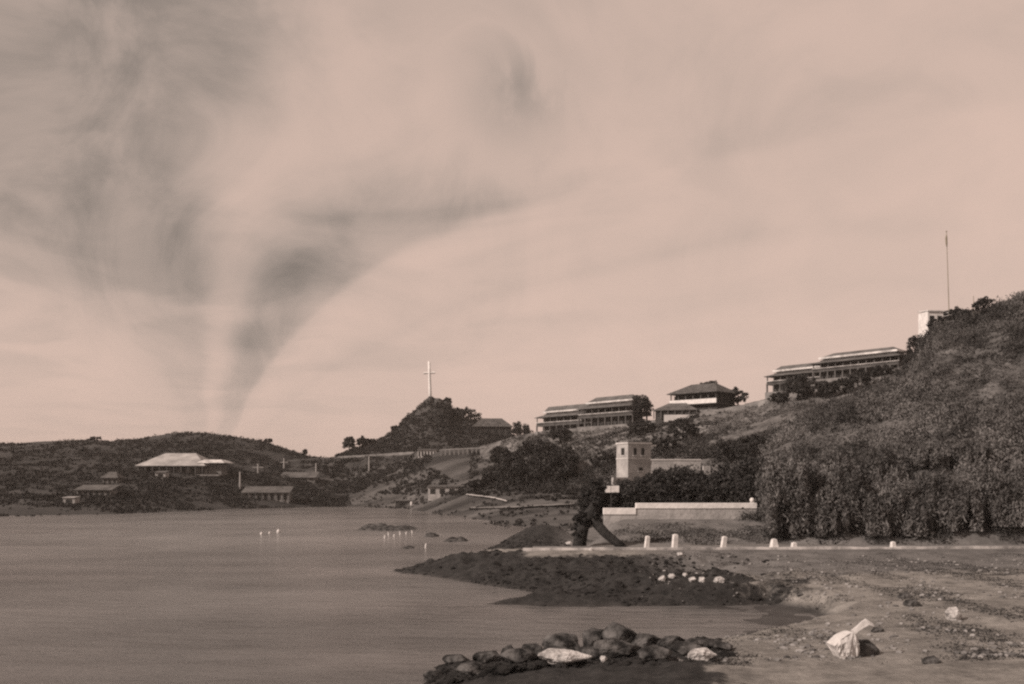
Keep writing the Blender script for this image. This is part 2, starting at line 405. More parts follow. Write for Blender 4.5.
# ------------------------------------------------------------------ vegetation
def crown_quads(rx, ry, rz, clumps, per, leaf, squash=0.75, weep=0.0, seed=None):
    """leaves in uneven clumps through a crown volume centred at the origin"""
    th = RNG.uniform(0, 2*math.pi, clumps); u = RNG.uniform(-0.75, 1, clumps); rr = RNG.uniform(0.45, 1.0, clumps)**0.6
    s = np.sqrt(1-u*u)
    c = np.stack([rx*rr*s*np.cos(th), ry*rr*s*np.sin(th), rz*rr*u], 1)*RNG.uniform(0.85, 1.12, (clumps,1))
    cs = min(rx, rz)*RNG.uniform(0.16, 0.34, clumps)
    pts = []
    for k in range(clumps):
        p = RNG.normal(size=(per,3))
        p /= np.linalg.norm(p, axis=1, keepdims=True); p *= RNG.uniform(0.3,1,(per,1))**0.5
        p *= np.array((1,1,squash))*cs[k]
        if weep:
            p[:,2] = p[:,2]*1.4 - np.abs(RNG.normal(size=per))*weep*cs[k]
            p[:,:2] *= 0.75
        pts.append(c[k]+p)
    pts = np.concatenate(pts)
    return leaf_quads(pts, leaf, long=2.0 if weep else 1.0, down=0.7 if weep else 0.0)
def trunk_mb(h, r, lean=(0,0), limbs=4, spread=1.0, crown_base=0.5):
    b = MB(); pts = []
    for k in range(6):
        t = k/5; pts.append((lean[0]*t + math.sin(t*5+h)*0.06*h*0.3, lean[1]*t + math.cos(t*4+h)*0.05*h*0.3, h*t))
    b.tube(pts, [r*(1.25-0.85*k/5) for k in range(6)], 9)
    for q in range(limbs):
        a = 2*math.pi*q/limbs + h; z0 = h*(crown_base + 0.08*q/limbs)
        t = z0/h; p0 = Vector((lean[0]*t, lean[1]*t, z0))
        p1 = p0 + Vector((math.cos(a)*spread*0.5, math.sin(a)*spread*0.5, h*0.18)); p2 = p1 + Vector((math.cos(a)*spread*0.5, math.sin(a)*spread*0.5, h*0.22))
        b.tube([p0, p1, p2], [r*0.5, r*0.32, r*0.12], 6)
    return b
def tree(name, label, base, h, w, leafmat='leaf_dark', clumps=46, per=42, leaf=0.28, group=None, trunk_h=0.45, weep=0.0, lean=(0,0), depth=None, low=0.0, cat='tree'):
    """tapered trunk with limbs and a crown of leaf clumps; h, w in metres"""
    t = empty(name, base, 0, label, cat, group)
    trunk_mb(h*0.85, max(0.10, h*0.035), lean, 5, w*0.38, trunk_h*0.8).build('trunk', M['bark'], t, smooth=True)
    cz0 = h*(trunk_h - low); rz = (h-cz0)/2
    V = crown_quads(w/2, (depth or w)/2, rz, int(clumps*1.7), int(per*1.6), leaf*0.6, weep=weep)
    V = V + np.array((lean[0]*0.8, lean[1]*0.8, cz0+rz))
    V[:,:,2] = np.maximum(V[:,:,2], 0.05)
    link('crown', quads_mesh('crown', V), M[leafmat], t)
    return t

def scrub(name, layer, m, n, px0, px1, size, t0=0.02, t1=1.0, per=26, leaf=0.3, keep=None, seed=0.0, thr=-0.1, tall=0.65, weep=0.0):
    """low scrub nobody could count, over a hillside: one object"""
    out = []
    k = 0
    while k < n:
        px = RNG.uniform(px0, px1); t = RNG.uniform(t0, t1)
        p = layer.at(px, t)
        k += 1
        if fbm(p.x, p.y, 0.07, seed, 3) + RNG.normal()*0.15 < thr: continue
        if keep and not keep(px, t, p): continue
        s = size*RNG.uniform(0.4, 1.3)
        q = RNG.normal(size=(per,3)); q /= np.linalg.norm(q, axis=1, keepdims=True); q *= RNG.uniform(0.4,1,(per,1))
        q *= np.array((s, s, s*tall)); q[:,2] += s*(tall-0.3)
        out.append(np.array(p)+q)
    V = leaf_quads(np.concatenate(out), leaf, long=1.8 if weep else 1.0, down=weep)
    return tag(link(name, quads_mesh(name, V), M[m]), kind='stuff')

scrub('hillside_scrub', hill, 'leaf_scrub', 15000, 735, 1120, 0.5, 0.02, 1.02, 22, 0.10, seed=1.0, thr=-0.22)
scrub('hillside_bushes', hill, 'leaf_scrub', 2600, 745, 1120, 1.2, 0.04, 0.97, 110, 0.105, seed=1.5, thr=-0.02, tall=1.0, weep=0.5)
scrub('hillside_dark_bushes', hill, 'leaf_dark', 1300, 740, 1120, 1.1, 0.04, 0.99, 100, 0.11, seed=7.5, thr=0.05, tall=0.9, weep=0.4)
scrub('slope_bushes', lowland, 'leaf_dark', 1100, 488, 612, 1.5, 0.5, 0.97, 50, 0.3, seed=8.5, thr=-0.12, tall=1.0)
scrub('ridge_foot_bushes', ridge, 'leaf_dark', 1200, 540, 780, 1.2, 0.04, 0.42, 50, 0.24, seed=9.5, thr=-0.05, tall=1.0,
      keep=lambda px, t, p: not (612 < px < 715 and t < 0.3))
scrub('shore_slope_bushes', lowland, 'leaf_dark', 900, 335, 430, 1.2, 0.55, 0.95, 36, 0.28, seed=10.5, thr=0.02, tall=0.8)
scrub('ridge_scrub', ridge, 'leaf_scrub', 12000, 500, 1010, 0.75, 0.05, 0.97, 16, 0.20, seed=2.0, thr=-0.08)
scrub('ridge_dark_scrub', ridge, 'leaf_dark', 2600, 515, 720, 0.8, 0.35, 0.93, 22, 0.2, seed=12.0, thr=0.0)
scrub('headland_scrub', headland, 'leaf_far', 15000, -150, 350, 0.95, 0.2, 1.0, 12, 0.30, seed=3.0, thr=-0.2)
scrub('headland_shore_scrub', headland, 'leaf_far', 5000, -150, 345, 0.7, 0.02, 0.25, 10, 0.26, seed=3.5, thr=-0.05)
scrub('summit_scrub', summit, 'leaf_far', 4000, 335, 540, 1.1, 0.05, 1.0, 18, 0.36, seed=4.0, thr=-0.35)
scrub('lowland_scrub', lowland, 'leaf_far', 4200, 300, 590, 0.9, 0.42, 0.97, 16, 0.32, seed=5.0, thr=-0.05,
      keep=lambda px, t, p: not (412 < px < 470 and t > 0.5 and px > 470-(t-0.5)*130))
scrub('lowland_weed', lowland, 'leaf_far', 800, 345, 600, 0.8, 0.04, 0.42, 12, 0.28, seed=5.5, thr=0.14)

# reef rubble and weed on the dark reef
def reef_rubble():
    out = []
    bmr = bmesh.new(); bmesh.ops.create_icosphere(bmr, subdivisions=1, radius=1.0)
    iv = np.array([v.co[:] for v in bmr.verts]); ifc = [[v.index for v in f.verts] for f in bmr.faces]; bmr.free()
    V, Fc = [], []; base = 0
    tries = 0; cnt = 0
    while cnt < 7500 and tries < 90000:
        tries += 1
        Y = RNG.uniform(62, 126); X = RNG.uniform(-14, 34)
        if RNG.uniform() < 0.22: Y = RNG.uniform(39, 52); X = RNG.uniform(-5, 11)
        z, rkk, g = near_z(X, Y)
        if rkk < 0.35 or z < -0.05 or RNG.uniform() > rkk: continue
        s = 0.04 + 0.20*RNG.uniform()**4
        if fbm(X, Y, 0.18, 41.0, 4) + RNG.normal()*0.1 < -0.12: continue
        sc = s*RNG.uniform(0.6, 1.3, 3)*np.array((1.25,1.1,0.75))
        a = RNG.uniform(0, 6.28); ca, sa = math.cos(a), math.sin(a)
        v = iv*(1+RNG.normal(size=(len(iv),1))*0.12)*sc
        v = np.stack([v[:,0]*ca-v[:,1]*sa, v[:,0]*sa+v[:,1]*ca, v[:,2]], 1) + np.array((X,Y,z-s*0.15))
        V.append(v); Fc += [tuple(i+base for i in f) for f in ifc]; base += len(iv); cnt += 1
    me = bpy.data.meshes.new('reef_rubble'); me.from_pydata(np.concatenate(V).tolist(), [], Fc); me.update()
    return tag(link('reef_rubble', me, M['reef']), kind='stuff')
reef_rubble()

def beach_litter():
    pts = []
    for k in range(30000):
        px = RNG.uniform(660, 1120); Y = RNG.uniform(39, 90); X = (px-512)*Y/F
        z, rkk, g = near_z(X, Y)
        if z < 0.2 or rkk > 0.5: continue
        band = math.exp(-((Y-(73+0.02*X))/2.6)**2)*0.45
        if fbm(X*1.3, Y*0.45, 0.25, 12.0, 5) + RNG.normal()*0.14 + band < 0.22: continue
        q = RNG.normal(size=(4,3))*np.array((0.2,0.14,0.008)); q[:,2] = np.abs(q[:,2])+0.012
        pts.append(np.array((X,Y,z))+q)
    V = leaf_quads(np.concatenate(pts), 0.045, flat=0.8)
    return tag(link('beach_weed', quads_mesh('beach_weed', V), M['weed']), kind='stuff')
beach_litter()

def beach_pebbles():
    bmr = bmesh.new(); bmesh.ops.create_icosphere(bmr, subdivisions=1, radius=1.0)
    iv = np.array([v.co[:] for v in bmr.verts]); ifc = [[v.index for v in f.verts] for f in bmr.faces]; bmr.free()
    V, Fc = [], []; base = 0
    for k in range(9000):
        px = RNG.uniform(640, 1120); Y = 40 + 48*RNG.uniform()**1.4; X = (px-512)*Y/F
        z, rkk, g = near_z(X, Y)
        if z < 0.06 or fbm(X, Y*0.6, 0.3, 61.0, 4) + RNG.normal()*0.25 < -0.05: continue
        s_ = 0.025 + 0.13*RNG.uniform()**6
        v = iv*(1+RNG.normal(size=(len(iv),1))*0.12)*s_*RNG.uniform(0.7,1.3,3)*np.array((1.2,1.1,0.7)) + np.array((X, Y, z+s_*0.15))
        V.append(v); Fc += [tuple(i+base for i in f) for f in ifc]; base += len(iv)
    me = bpy.data.meshes.new('beach_pebbles'); me.from_pydata(np.concatenate(V).tolist(), [], Fc); me.update()
    return tag(link('beach_pebbles', me, M['pebble']), kind='stuff')
M['pebble'] = mat('beach_pebble', 0.02, 0.32, 1.5, 0.9, island=0.75)
beach_pebbles()

def bank_grass():
    pts = []
    for k in range(16000):
        X = RNG.uniform(9.5, 30); Y = RNG.uniform(96, 112)
        z, rkk, g = near_z(X, Y)
        oval = 1 - ((X-20)/7.5)**2 - ((Y-103)/4.5)**2
        if g < 0.5 or oval*0.6 + fbm(X, Y, 0.3, 15.0, 4) + RNG.normal()*0.15 < 0.15: continue
        q = RNG.normal(size=(3,3))*np.array((0.15,0.15,0.05)); q[:,2] = np.abs(q[:,2])+0.06
        pts.append(np.array((X,Y,z))+q)
    V = leaf_quads(np.concatenate(pts), 0.08)
    return tag(link('bank_grass', quads_mesh('bank_grass', V), M['leaf_mid']), kind='stuff')
bank_grass()

# --- trees behind the white-topped wall
G1 = 'dark trees behind the white-topped wall'
for px, Y, top, w, lab in [
    (606, 121, 486, 3.6, 'small dark tree behind the low end of the white-topped wall'),
    (627, 124, 480, 5.0, 'dark bushy tree just below the square stone tower house'),
    (652, 124, 470, 5.6, 'dark rounded tree covering the right foot of the stone tower house'),
    (676, 126, 464, 6.4, 'tallest dark tree behind the middle of the white-topped wall'),
    (702, 125, 469, 5.8, 'dark spreading tree behind the right half of the white-topped wall'),
    (727, 124, 465, 5.8, 'dark dense tree behind the right end of the white-topped wall'),
    (752, 121, 458, 6.2, 'dark tree beside the two pale gateposts at the wall end'),
    (640, 119, 484, 4.6, 'low dark bush over the left half of the white-topped wall'),
    (664, 119, 482, 4.8, 'low dark bush over the middle of the white-topped wall'),
    (690, 119, 484, 4.8, 'low dark bush right of the middle of the white-topped wall'),
    (715, 119, 482, 4.8, 'low dark bush over the right half of the white-topped wall'),
    (740, 118, 480, 4.8, 'low dark bush left of the pale gateposts'),
    (594, 120, 484, 3.2, 'narrow dark tree left of the low end of the white-topped wall')]:
    p = pt(px, 500, Y); p.z = 4.0
    h = CAM_H + (HY-top)*Y/F - 4.0
    tree('bushy_tree', lab, p, h, w, 'leaf_dark', 60, 46, 0.24, G1, trunk_h=0.3, low=0.28)

# --- drooping trees at the foot of the hill
G2 = 'drooping trees along the foot of the hill'
rows = [(784, 101.5, 442, 5.4, 'tall pale drooping tree nearest the end of the white-topped wall'),
    (806, 103, 470, 4.2, 'darker drooping tree second from the wall end'),
    (826, 101, 486, 4.4, 'short pale drooping tree third from the wall end'),
    (848, 102, 464, 4.8, 'dark drooping tree fourth from the wall end, taller than its left neighbour'),
    (872, 101, 490, 4.4, 'short drooping tree at the middle of the hill-foot row'),
    (893, 102, 472, 4.6, 'pale drooping tree just behind the far stub bollard'),
    (914, 101, 494, 4.0, 'shortest drooping tree of the row below the hill'),
    (936, 102, 468, 4.8, 'tall drooping tree right of the shortest one, below the hill'),
    (959, 101, 486, 4.6, 'drooping tree third from the right end of the hill-foot row'),
    (981, 102, 458, 5.0, 'tall pale drooping tree second from the right end of the row'),
    (1006, 101, 478, 5.0, 'drooping tree at the right end of the hill-foot row'),
    (796, 110, 452, 5.0, 'drooping tree on the slope behind the gap by the wall-end tree'),
    (836, 112, 448, 5.4, 'drooping tree on the slope above the short pale one'),
    (880, 113, 446, 5.6, 'drooping tree on the slope above the middle of the row'),
    (924, 113, 444, 5.4, 'drooping tree on the slope above the shortest one'),
    (968, 114, 438, 5.8, 'drooping tree on the slope at the upper right of the row')]
for k, (px, Y, top, w, lab) in enumerate(rows):
    p = pt(px, 546, Y); p.z = hill.at(px, max(0.0, (Y-99)/76)).z - 0.3
    h = CAM_H + (HY-top)*Y/F - p.z
    tree('drooping_tree', lab, p, h, w, 'leaf_mid' if k in (0,2,5,9,12,14) else 'leaf_scrub', 54, 70, 0.16, G2, trunk_h=0.32, low=0.32, weep=1.7)
def foot_scrub():
    pts = []
    for k in range(1500):
        px = RNG.uniform(765, 1120); Y = RNG.uniform(98.5, 104)
        if fbm((px-512)*0.1, Y, 0.3, 71.0, 3) < -0.05: continue
        X = (px-512)*Y/F; z = max(hill.at(px, max(0, (Y-99)/76)).z, near_z(X, Y)[0])
        q = RNG.normal(size=(14,3)); q /= np.linalg.norm(q, axis=1, keepdims=True); sz = RNG.uniform(0.25, 0.8)
        q *= sz*np.array((1,1,0.8)); q[:,2] += sz*0.4
        pts.append(np.array((X,Y,z))+q)
    return tag(link('hill_foot_scrub', quads_mesh('hill_foot_scrub', leaf_quads(np.concatenate(pts), 0.10)), M['leaf_dark']), kind='stuff')
foot_scrub()

# --- leaning tree by the road end: two heavy limbs down to the ground
def leaning_tree():
    Y = 97.0
    def q(px, py, dy=0): return pt(px, py, Y+dy)
    base = ground(580, 548); base = Vector((pt(580,548,Y).x, Y, near_z(pt(580,548,Y).x, Y)[0]))
    t = empty('leaning_tree', base, 0, 'dark gnarled tree with two splayed limbs reaching the ground at the road end', 'tree')
    def rel(p): return p - base
    b = MB()
    b.tube([rel(q(579,553)), rel(q(580,540)), rel(q(583,527)), rel(q(590,515)), rel(q(597,503)), rel(q(598,492))], [0.72,0.66,0.6,0.66,0.5,0.22], 12)
    b.build('trunk', M['bark'], t, smooth=True)
    b = MB(); b.tube([rel(q(592,514,0.3)), rel(q(597,524,-0.5)), rel(q(606,534,-1.0)), rel(q(616,542,-1.4)), rel(q(624,549,-1.6))], [0.52,0.5,0.46,0.42,0.4], 10)
    b.build('limb', M['bark'], t, smooth=True)
    V = np.concatenate([crown_quads(0.9,0.9,1.7,40,70,0.11)+np.array(rel(q(597,496))),
                        crown_quads(1.45,1.2,0.8,44,70,0.11)+np.array(rel(q(589,518))),
                        crown_quads(0.65,0.8,1.1,22,60,0.10)+np.array(rel(q(578,533))),
                        crown_quads(0.45,0.5,0.9,10,40,0.13)+np.array(rel(q(583,526))),
                        crown_quads(0.5,0.5,0.35,8,36,0.12)+np.array(rel(q(578,546)))])
    link('crown', quads_mesh('crown', V), M['leaf_dark'], t)
leaning_tree()

# --- trees on the slopes and hills
G3 = 'dark trees on the slope below the long barracks'
for px, py, h, w, lab in [
    (501, 468, 9, 8, 'dark tree below the balustrade, left of the dark clump'),
    (494, 486, 5, 9, 'low dark bush right of the boat shed'),
    (478, 489, 3.2, 9, 'lowest dark bush touching the right end of the boat shed'),
    (596, 492, 6, 9, 'low dark bush at the right end of the clump by the leaning tree'),
    (513, 486, 12, 9, 'dark tree left of the dark clump at the slope foot'),
    (528, 487, 15, 10, 'dark tall tree in the clump below the left barracks'),
    (545, 489, 16, 12, 'darkest and broadest tree of the clump at the slope foot'),
    (563, 488, 13, 10, 'dark tree at the right of the clump below the left barracks'),
    (580, 484, 8, 9, 'dark low tree between the clump and the stone tower house')]:
    tree('slope_tree', lab, lowland.onto(px, py), h*0.85, w*0.85, 'leaf_dark', 50, 36, 0.5, G3, trunk_h=0.3, low=0.2)
for px, py, h, w, lab in [
    (603, 468, 4.2, 7, 'dark low tree left of the pale stone tower house'),
    (664, 456, 5, 8, 'dark tree directly behind the flat roof of the stone tower house'),
    (683, 441, 6, 9, 'dark tree on the slope between the lower bungalow and the tower house'),
    (640, 436, 5, 8, 'dark tree on the slope below the right end of the left barracks'),
    (560, 443, 5, 8, 'dark tree on the slope below the far left barracks'),
    (735, 462, 5, 9, 'dark flat hedge-like tree at the right end of the stone wing'),
    (757, 464, 6, 9, 'dark tree where the stone wing meets the scrub hill')]:
    tree('slope_tree', lab, ridge.onto(px, py), h, w, 'leaf_dark', 40, 36, 0.4, G3, trunk_h=0.3, low=0.25)
for px, py, Yo, h, w, lab in [
    (349, 452, 485, 7.5, 6.0, 'small round-headed tree at the far left of the skyline, by the summit hill'),
    (363, 449, 490, 6.0, 6.5, 'low tree on the skyline, second from the left of the summit hill'),
    (431, 406, 499, 4.5, 4.0, 'small dark bush growing beside the mast on the summit crag'),
    (447, 407, 499, 4.5, 4.5, 'small dark bush on the right corner of the summit crag'),
    (459, 420, 496, 6.0, 9, 'dark bush just right of the summit crag'),
    (468, 428, 492, 9.5, 13, 'dark domed tree on the right shoulder of the summit hill'),
    (521, 442, 458, 9.5, 9.5, 'dark dense tree at the right end of the hilltop house'),
    (372, 445, 492, 3.0, 5, 'tiny bush on the left skyline slope of the summit hill'),
    (395, 432, 496, 3.0, 4, 'tiny bush high on the left slope of the summit hill')]:
    p = pt(px, py, Yo)
    tree('hill_tree', lab, p, h, w, 'leaf_dark', 40, 34, 0.5, 'trees on the summit hill', trunk_h=0.35, low=0.2)
for px, h, w, lab in [(95, 1.6, 7, 'dark bush on the headland skyline at the far left'), (305, 3.0, 2.0, 'thin dark tree standing alone on the headland skyline'),
                      (268, 2.4, 4, 'dark bush on the headland skyline above the long low shed')]:
    tree('headland_tree', lab, headland.at(px, 0.99), h, w, 'leaf_far', 22, 26, 0.5, 'trees on the headland skyline', trunk_h=0.3, low=0.2)
for px, Y, py, h, w, lab in [(798, 262, 398, 8, 9, 'dark tree in front of the left end of the upper barracks'), (812, 260, 398, 6.5, 8, 'dark tree below the middle of the upper barracks'),
                         (828, 258, 394, 4.5, 7, 'low dark tree below the upper barracks verandah'), (858, 254, 385, 5, 7, 'dark tree below the right part of the upper barracks'),
                         (882, 250, 377, 4.0, 7, 'dark bushy tree below the right end of the highest barracks'), (843, 256, 391, 4.6, 7, 'dark tree between two others below the highest barracks'), (778, 268, 402, 3.6, 6, 'small dark tree by the terrace wall left of the upper barracks')]:
    tree('ridge_tree', lab, pt(px, py+2, Y), h*0.85, w*0.85, 'leaf_dark', 36, 34, 0.36, 'trees below the upper barracks', trunk_h=0.3, low=0.25)
for px, t, h, w, lab in [(917,0.97,3.5,4,'dark bush on the hill skyline left of the white hilltop house'), (957,0.98,2.6,4.5,'dark round bush below the flagpole on the hill skyline'),
                         (985,0.98,3.2,4,'dark bush on the hill skyline at the far right'), (938,0.96,2.4,3.5,'dark bush just under the white hilltop house')]:
    tree('hilltop_bush', lab, hill.at(px, t) - Vector((0,0,0.4)), h, w, 'leaf_dark', 30, 34, 0.22, 'bushes on the hill skyline', trunk_h=0.2, low=0.15, cat='bush')

# ------------------------------------------------------------------ buildings
def barracks(label, pl, pc, pr, ptop, pbase, Yc, theta=50, bays=8, group='barracks along the ridge', tiers=True, roof='roof', cat='barracks'):
    th = R(theta)
    P = pt(pc, pbase, Yc)
    a = (pl-512)/F; L = (P.x - a*P.y)/(math.cos(th) + a*math.sin(th))
    a = (pr-512)/F; W = (a*P.y - P.x)/(math.sin(th) - a*math.cos(th))
    H = (pbase-ptop)*Yc/F
    # local frame: origin at the near corner, x runs left (far end), y runs back
    t = empty('barracks_block', P, -th, label, cat, group)
    x0, x1 = -L, 0.0
    s = H/11.0
    z1, z2, ze, zc, zt = 3.3*s, 3.7*s, 6.6*s, 8.7*s, 11.0*s
    v = 2.3*s
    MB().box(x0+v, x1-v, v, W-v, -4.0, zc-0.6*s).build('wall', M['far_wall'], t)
    MB().box(x0-0.2, x1+0.2, -0.2, W+0.2, -5.0, 0.25).build('foundation', M['stone_dark'], t)
    MB().box(x0, x1, 0, W, z1, z2).build('upper_floor', M['far_post'], t)
    MB().box(x0+0.15, x1-0.15, 0.1, 0.25, z2, z2+0.95*s).box(x1-0.25, x1-0.1, 0.3, W-0.3, z2, z2+0.95*s).build('balustrade', M['far_wall'], t)
    MB().box(x0-0.02, x1+0.02, -0.05, 0.28, z2+0.96*s, z2+1.14*s).build('handrail', M['fascia'], t)
    MB().skirt(x0-0.5, x1+0.5, -0.5, W+0.5, ze, x0+v+0.6, x1-v-0.6, v+0.6, W-v-0.6, zc-0.7*s).build('verandah_roof', M[roof], t)
    MB().box(x0+v+0.5, x1-v-0.5, v+0.5, W-v-0.5, ze+0.3, zc-0.01).build('clerestory', M['fascia'], t)
    MB().hip(x0+v-0.3, x1-v+0.3, v-0.3, W-v+0.3, zc, zt, inset=(W-2*v)*0.5).build('upper_roof', M[roof], t)
    e0, e1 = x0+v-0.36, x1-v+0.36
    MB().box(e0, e1, v-0.42, v-0.30, zc-0.10, zc+0.42).box(e1, e1+0.1, v-0.3, W-v+0.3, zc-0.10, zc+0.42).build('eaves_board', M['fascia'], t)
    for k in range(bays+1):
        x = x0 + 0.25 + (L-0.5)*k/bays
        MB().box(x-0.2, x+0.2, 0.02, 0.42, 0.25, z1).build('column', M['far_post'], t)
        MB().box(x-0.14, x+0.14, 0.26, 0.5, z2, ze+0.1).build('verandah_post', M['far_post'], t)
    for k in range(1, 4):
        y = W*k/4
        MB().box(x1-0.45, x1-0.05, y-0.2, y+0.2, 0.25, z1).build('column', M['far_post'], t)
    for k in range(bays):
        x = x0 + v + (L-2*v)*(k+0.5)/bays
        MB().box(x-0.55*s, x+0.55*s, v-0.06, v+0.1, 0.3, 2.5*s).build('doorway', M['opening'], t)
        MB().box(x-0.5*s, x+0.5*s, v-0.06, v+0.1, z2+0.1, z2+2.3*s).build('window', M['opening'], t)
    return t
barracks('long two-storey barracks at the far left of the ridge, partly behind its neighbour', 536, 592, 606, 402, 432, 348, bays=8)
barracks('two-storey barracks with a dark shaded end, second from the left on the ridge', 578, 633, 652, 392.5, 424.5, 331, bays=8)
barracks('two-storey barracks at the left of the upper ridge, below a brighter neighbour', 766, 829, 842, 359.5, 388, 292, bays=9)
barracks('highest barracks of the ridge, beside the scrub hill at the right', 812, 899, 916, 343.5, 373, 268, bays=11)

tree('ridge_tree', 'dark tree hiding the shaded right end of the second barracks', pt(641, 423, 326), 9.5, 7.0, 'leaf_dark', 50, 34, 0.4, trunk_h=0.3, low=0.22)
tree('ridge_tree', 'dark tree at the right end of the highest barracks, by the scrub hill', pt(910, 374, 262), 6.0, 3.6, 'leaf_dark', 40, 34, 0.34, trunk_h=0.3, low=0.2)
def block_house():
    th = R(42); Y = 302; P = pt(716, 409.5, Y)
    t = empty('block_house', P, -th, 'dark-roofed two-storey house with a bright white balcony band, alone on the ridge', 'house')
    L = 16.5; W = 13.0; 
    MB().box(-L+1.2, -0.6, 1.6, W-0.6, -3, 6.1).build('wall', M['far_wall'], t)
    MB().box(-L, 0, 0, W, -4, 0.15).build('foundation', M['stone_dark'], t)
    MB().box(-L-0.1, 0.1, -0.1, 0.25, 2.1, 3.5).build('balcony_parapet', M['white'], t)
    MB().box(-L, 0.05, 0.25, W, 1.8, 2.1).build('balcony_floor', M['far_post'], t)
    MB().hip(-L-0.7, 0.7, -0.7, W+0.7, 5.4, 8.8, inset=4.6).build('roof', M['roof_dark'], t)
    for k in range(7):
        x = -L+0.25+(L-0.5)*k/6
        MB().box(x-0.13, x+0.13, 0.3, 0.56, 2.1, 5.5).build('verandah_post', M['far_post'], t)
        if k < 6:
            MB().box(x+0.5, x+1.7, 1.52, 1.7, 2.2, 4.9).build('window', M['opening'], t)
            MB().box(x+0.5, x+1.7, 1.52, 1.7, 0.2, 1.7).build('doorway', M['opening'], t)
    for k in range(4):
        y = 2.5+k*3.5
        MB().box(-0.65, -0.5, y, y+1.3, 2.6, 4.7).build('window', M['opening'], t)
    tree('ridge_tree', 'dark leafy tree rising just behind the dark-roofed ridge house', pt(708, 409, 322), 9.0, 9, 'leaf_dark', 40, 34, 0.4, trunk_h=0.4)
    tree('ridge_tree', 'dark tree at the shaded right end of the dark-roofed ridge house', pt(738, 408, 312), 6.2, 6, 'leaf_dark', 36, 34, 0.4, trunk_h=0.35, low=0.2)
block_house()

def simple_house(name, label, cat, pl, pr, pbase, Y, wall_h, roof_h, depth, rz=0.0, roof='roof_pale', wall='stone_dark', openings=4, posts=False, group=None, over=0.6, hip=True, base_drop=2.0):
    a = pt(pl, pbase, Y); b = pt(pr, pbase, Y); L = b.x - a.x
    t = empty(name, ((a.x+b.x)/2, Y, a.z), rz, label, cat, group)
    MB().box(-L/2+over, L/2-over, over, depth, -base_drop, wall_h).build('wall', M[wall], t)
    if hip: MB().hip(-L/2, L/2, -0.1, depth+over, wall_h, wall_h+roof_h, inset=min(depth*0.55, L*0.3)).build('roof', M[roof], t)
    else:
        MB().add([(-L/2,-0.1,wall_h),(L/2,-0.1,wall_h),(L/2,depth+over,wall_h+roof_h),(-L/2,depth+over,wall_h+roof_h),
                  (-L/2,-0.1,wall_h+0.2),(L/2,-0.1,wall_h+0.2),(L/2,depth+over,wall_h+roof_h+0.2),(-L/2,depth+over,wall_h+roof_h+0.2)],
                 [(0,3,2,1),(4,5,6,7),(0,1,5,4),(1,2,6,5),(2,3,7,6),(3,0,4,7)]).build('roof', M[roof], t)
    for k in range(openings):
        x = -L/2+over + (L-2*over)*(k+0.5)/openings; w = min(0.9, (L-2*over)/openings*0.28)
        MB().box(x-w, x+w, over-0.05, over+0.15, 0.15, wall_h*0.78).build('doorway', M['opening'], t)
    if posts:
        for k in range(openings+1):
            x = -L/2+0.2 + (L-0.4)*k/openings
            MB().box(x-0.14, x+0.14, 0.02, 0.3, -0.6, wall_h).build('post', M['far_post'], t)
    return t

# left headland
def bungalow():
    p = headland.onto(180, 474)
    Y = p.y; c = Y/F
    t = empty('bungalow', (p.x, Y, p.z), R(-4), 'pale hip-roofed bungalow with a wide verandah alone on the dark headland', 'bungalow')
    def X(px): return (px-180)*c
    zt = (474-452.5)*c; ze = (474-466)*c
    MB().box(X(146), X(205), 3.0, 17, -2, ze+0.6).build('wall', M['stone_dark'], t)
    MB().hip(X(134), X(206), -0.4, 20, ze, zt, inset=7.5).build('roof', M['roof_pale'], t)
    MB().box(X(136), X(220), -0.2, 3.0, -0.8, -0.2).build('verandah_floor', M['stone_dark'], t)
    MB().skirt(X(196), X(224), 1.0, 12, (474-463)*c, X(200), X(218), 4.5, 9, (474-459.5)*c).build('side_roof', M['fascia'], t)
    MB().box(X(206), X(219), 3.4, 10, -2, (474-463)*c+0.5).build('side_wall', M['stone_dark'], t)
    for k in range(10):
        x = X(137)+(X(203)-X(137))*k/9
        MB().box(x-0.15, x+0.15, -0.1, 0.2, -0.2, ze+0.15).build('post', M['far_post'], t)
    for k in range(6):
        x = X(151)+(X(200)-X(151))*k/5
        MB().box(x-0.7, x+0.7, 2.92, 3.1, -0.1, ze-0.6).build('doorway', M['opening'], t)
bungalow()
def on_layer(layer, name, label, cat, pl, pr, pbase, **kw):
    p = layer.onto((pl+pr)/2, pbase)
    return simple_house(name, label, cat, pl, pr, pbase, p.y, **kw)
on_layer(headland, 'shore_house', 'small grey-roofed house on the left headland, upper of the three there', 'house', 100, 118, 484, wall_h=2.0, roof_h=2.2, depth=6, roof='roof', openings=3)
on_layer(headland, 'shore_house', 'long low grey-roofed shed on the left headland shore', 'shed', 74, 112, 496, wall_h=1.8, roof_h=1.5, depth=6, roof='roof', openings=6, hip=False)
on_layer(headland, 'shore_house', 'tiny pale flat hut near the water at the far left', 'hut', 62, 75, 504, wall_h=1.7, roof_h=0.2, depth=3.5, wall='stone', openings=1, over=0.2, hip=False)
on_layer(headland, 'shore_house', 'long low building with pale pillars and a sloping roof near the water', 'building', 241, 290, 500, wall_h=2.5, roof_h=2.0, depth=6, roof='roof', openings=7, posts=True, hip=False)
on_layer(headland, 'shore_house', 'pale-roofed shed between two masts on the right of the headland', 'shed', 279, 316, 481, wall_h=1.3, roof_h=2.2, depth=7, roof='roof', openings=5, hip=False)
on_layer(headland, 'shore_house', 'small pale hut below the bungalow on the headland', 'hut', 154, 166, 478, wall_h=1.9, roof_h=0.5, depth=4, wall='stone', roof='roof', openings=1, over=0.3, hip=False)
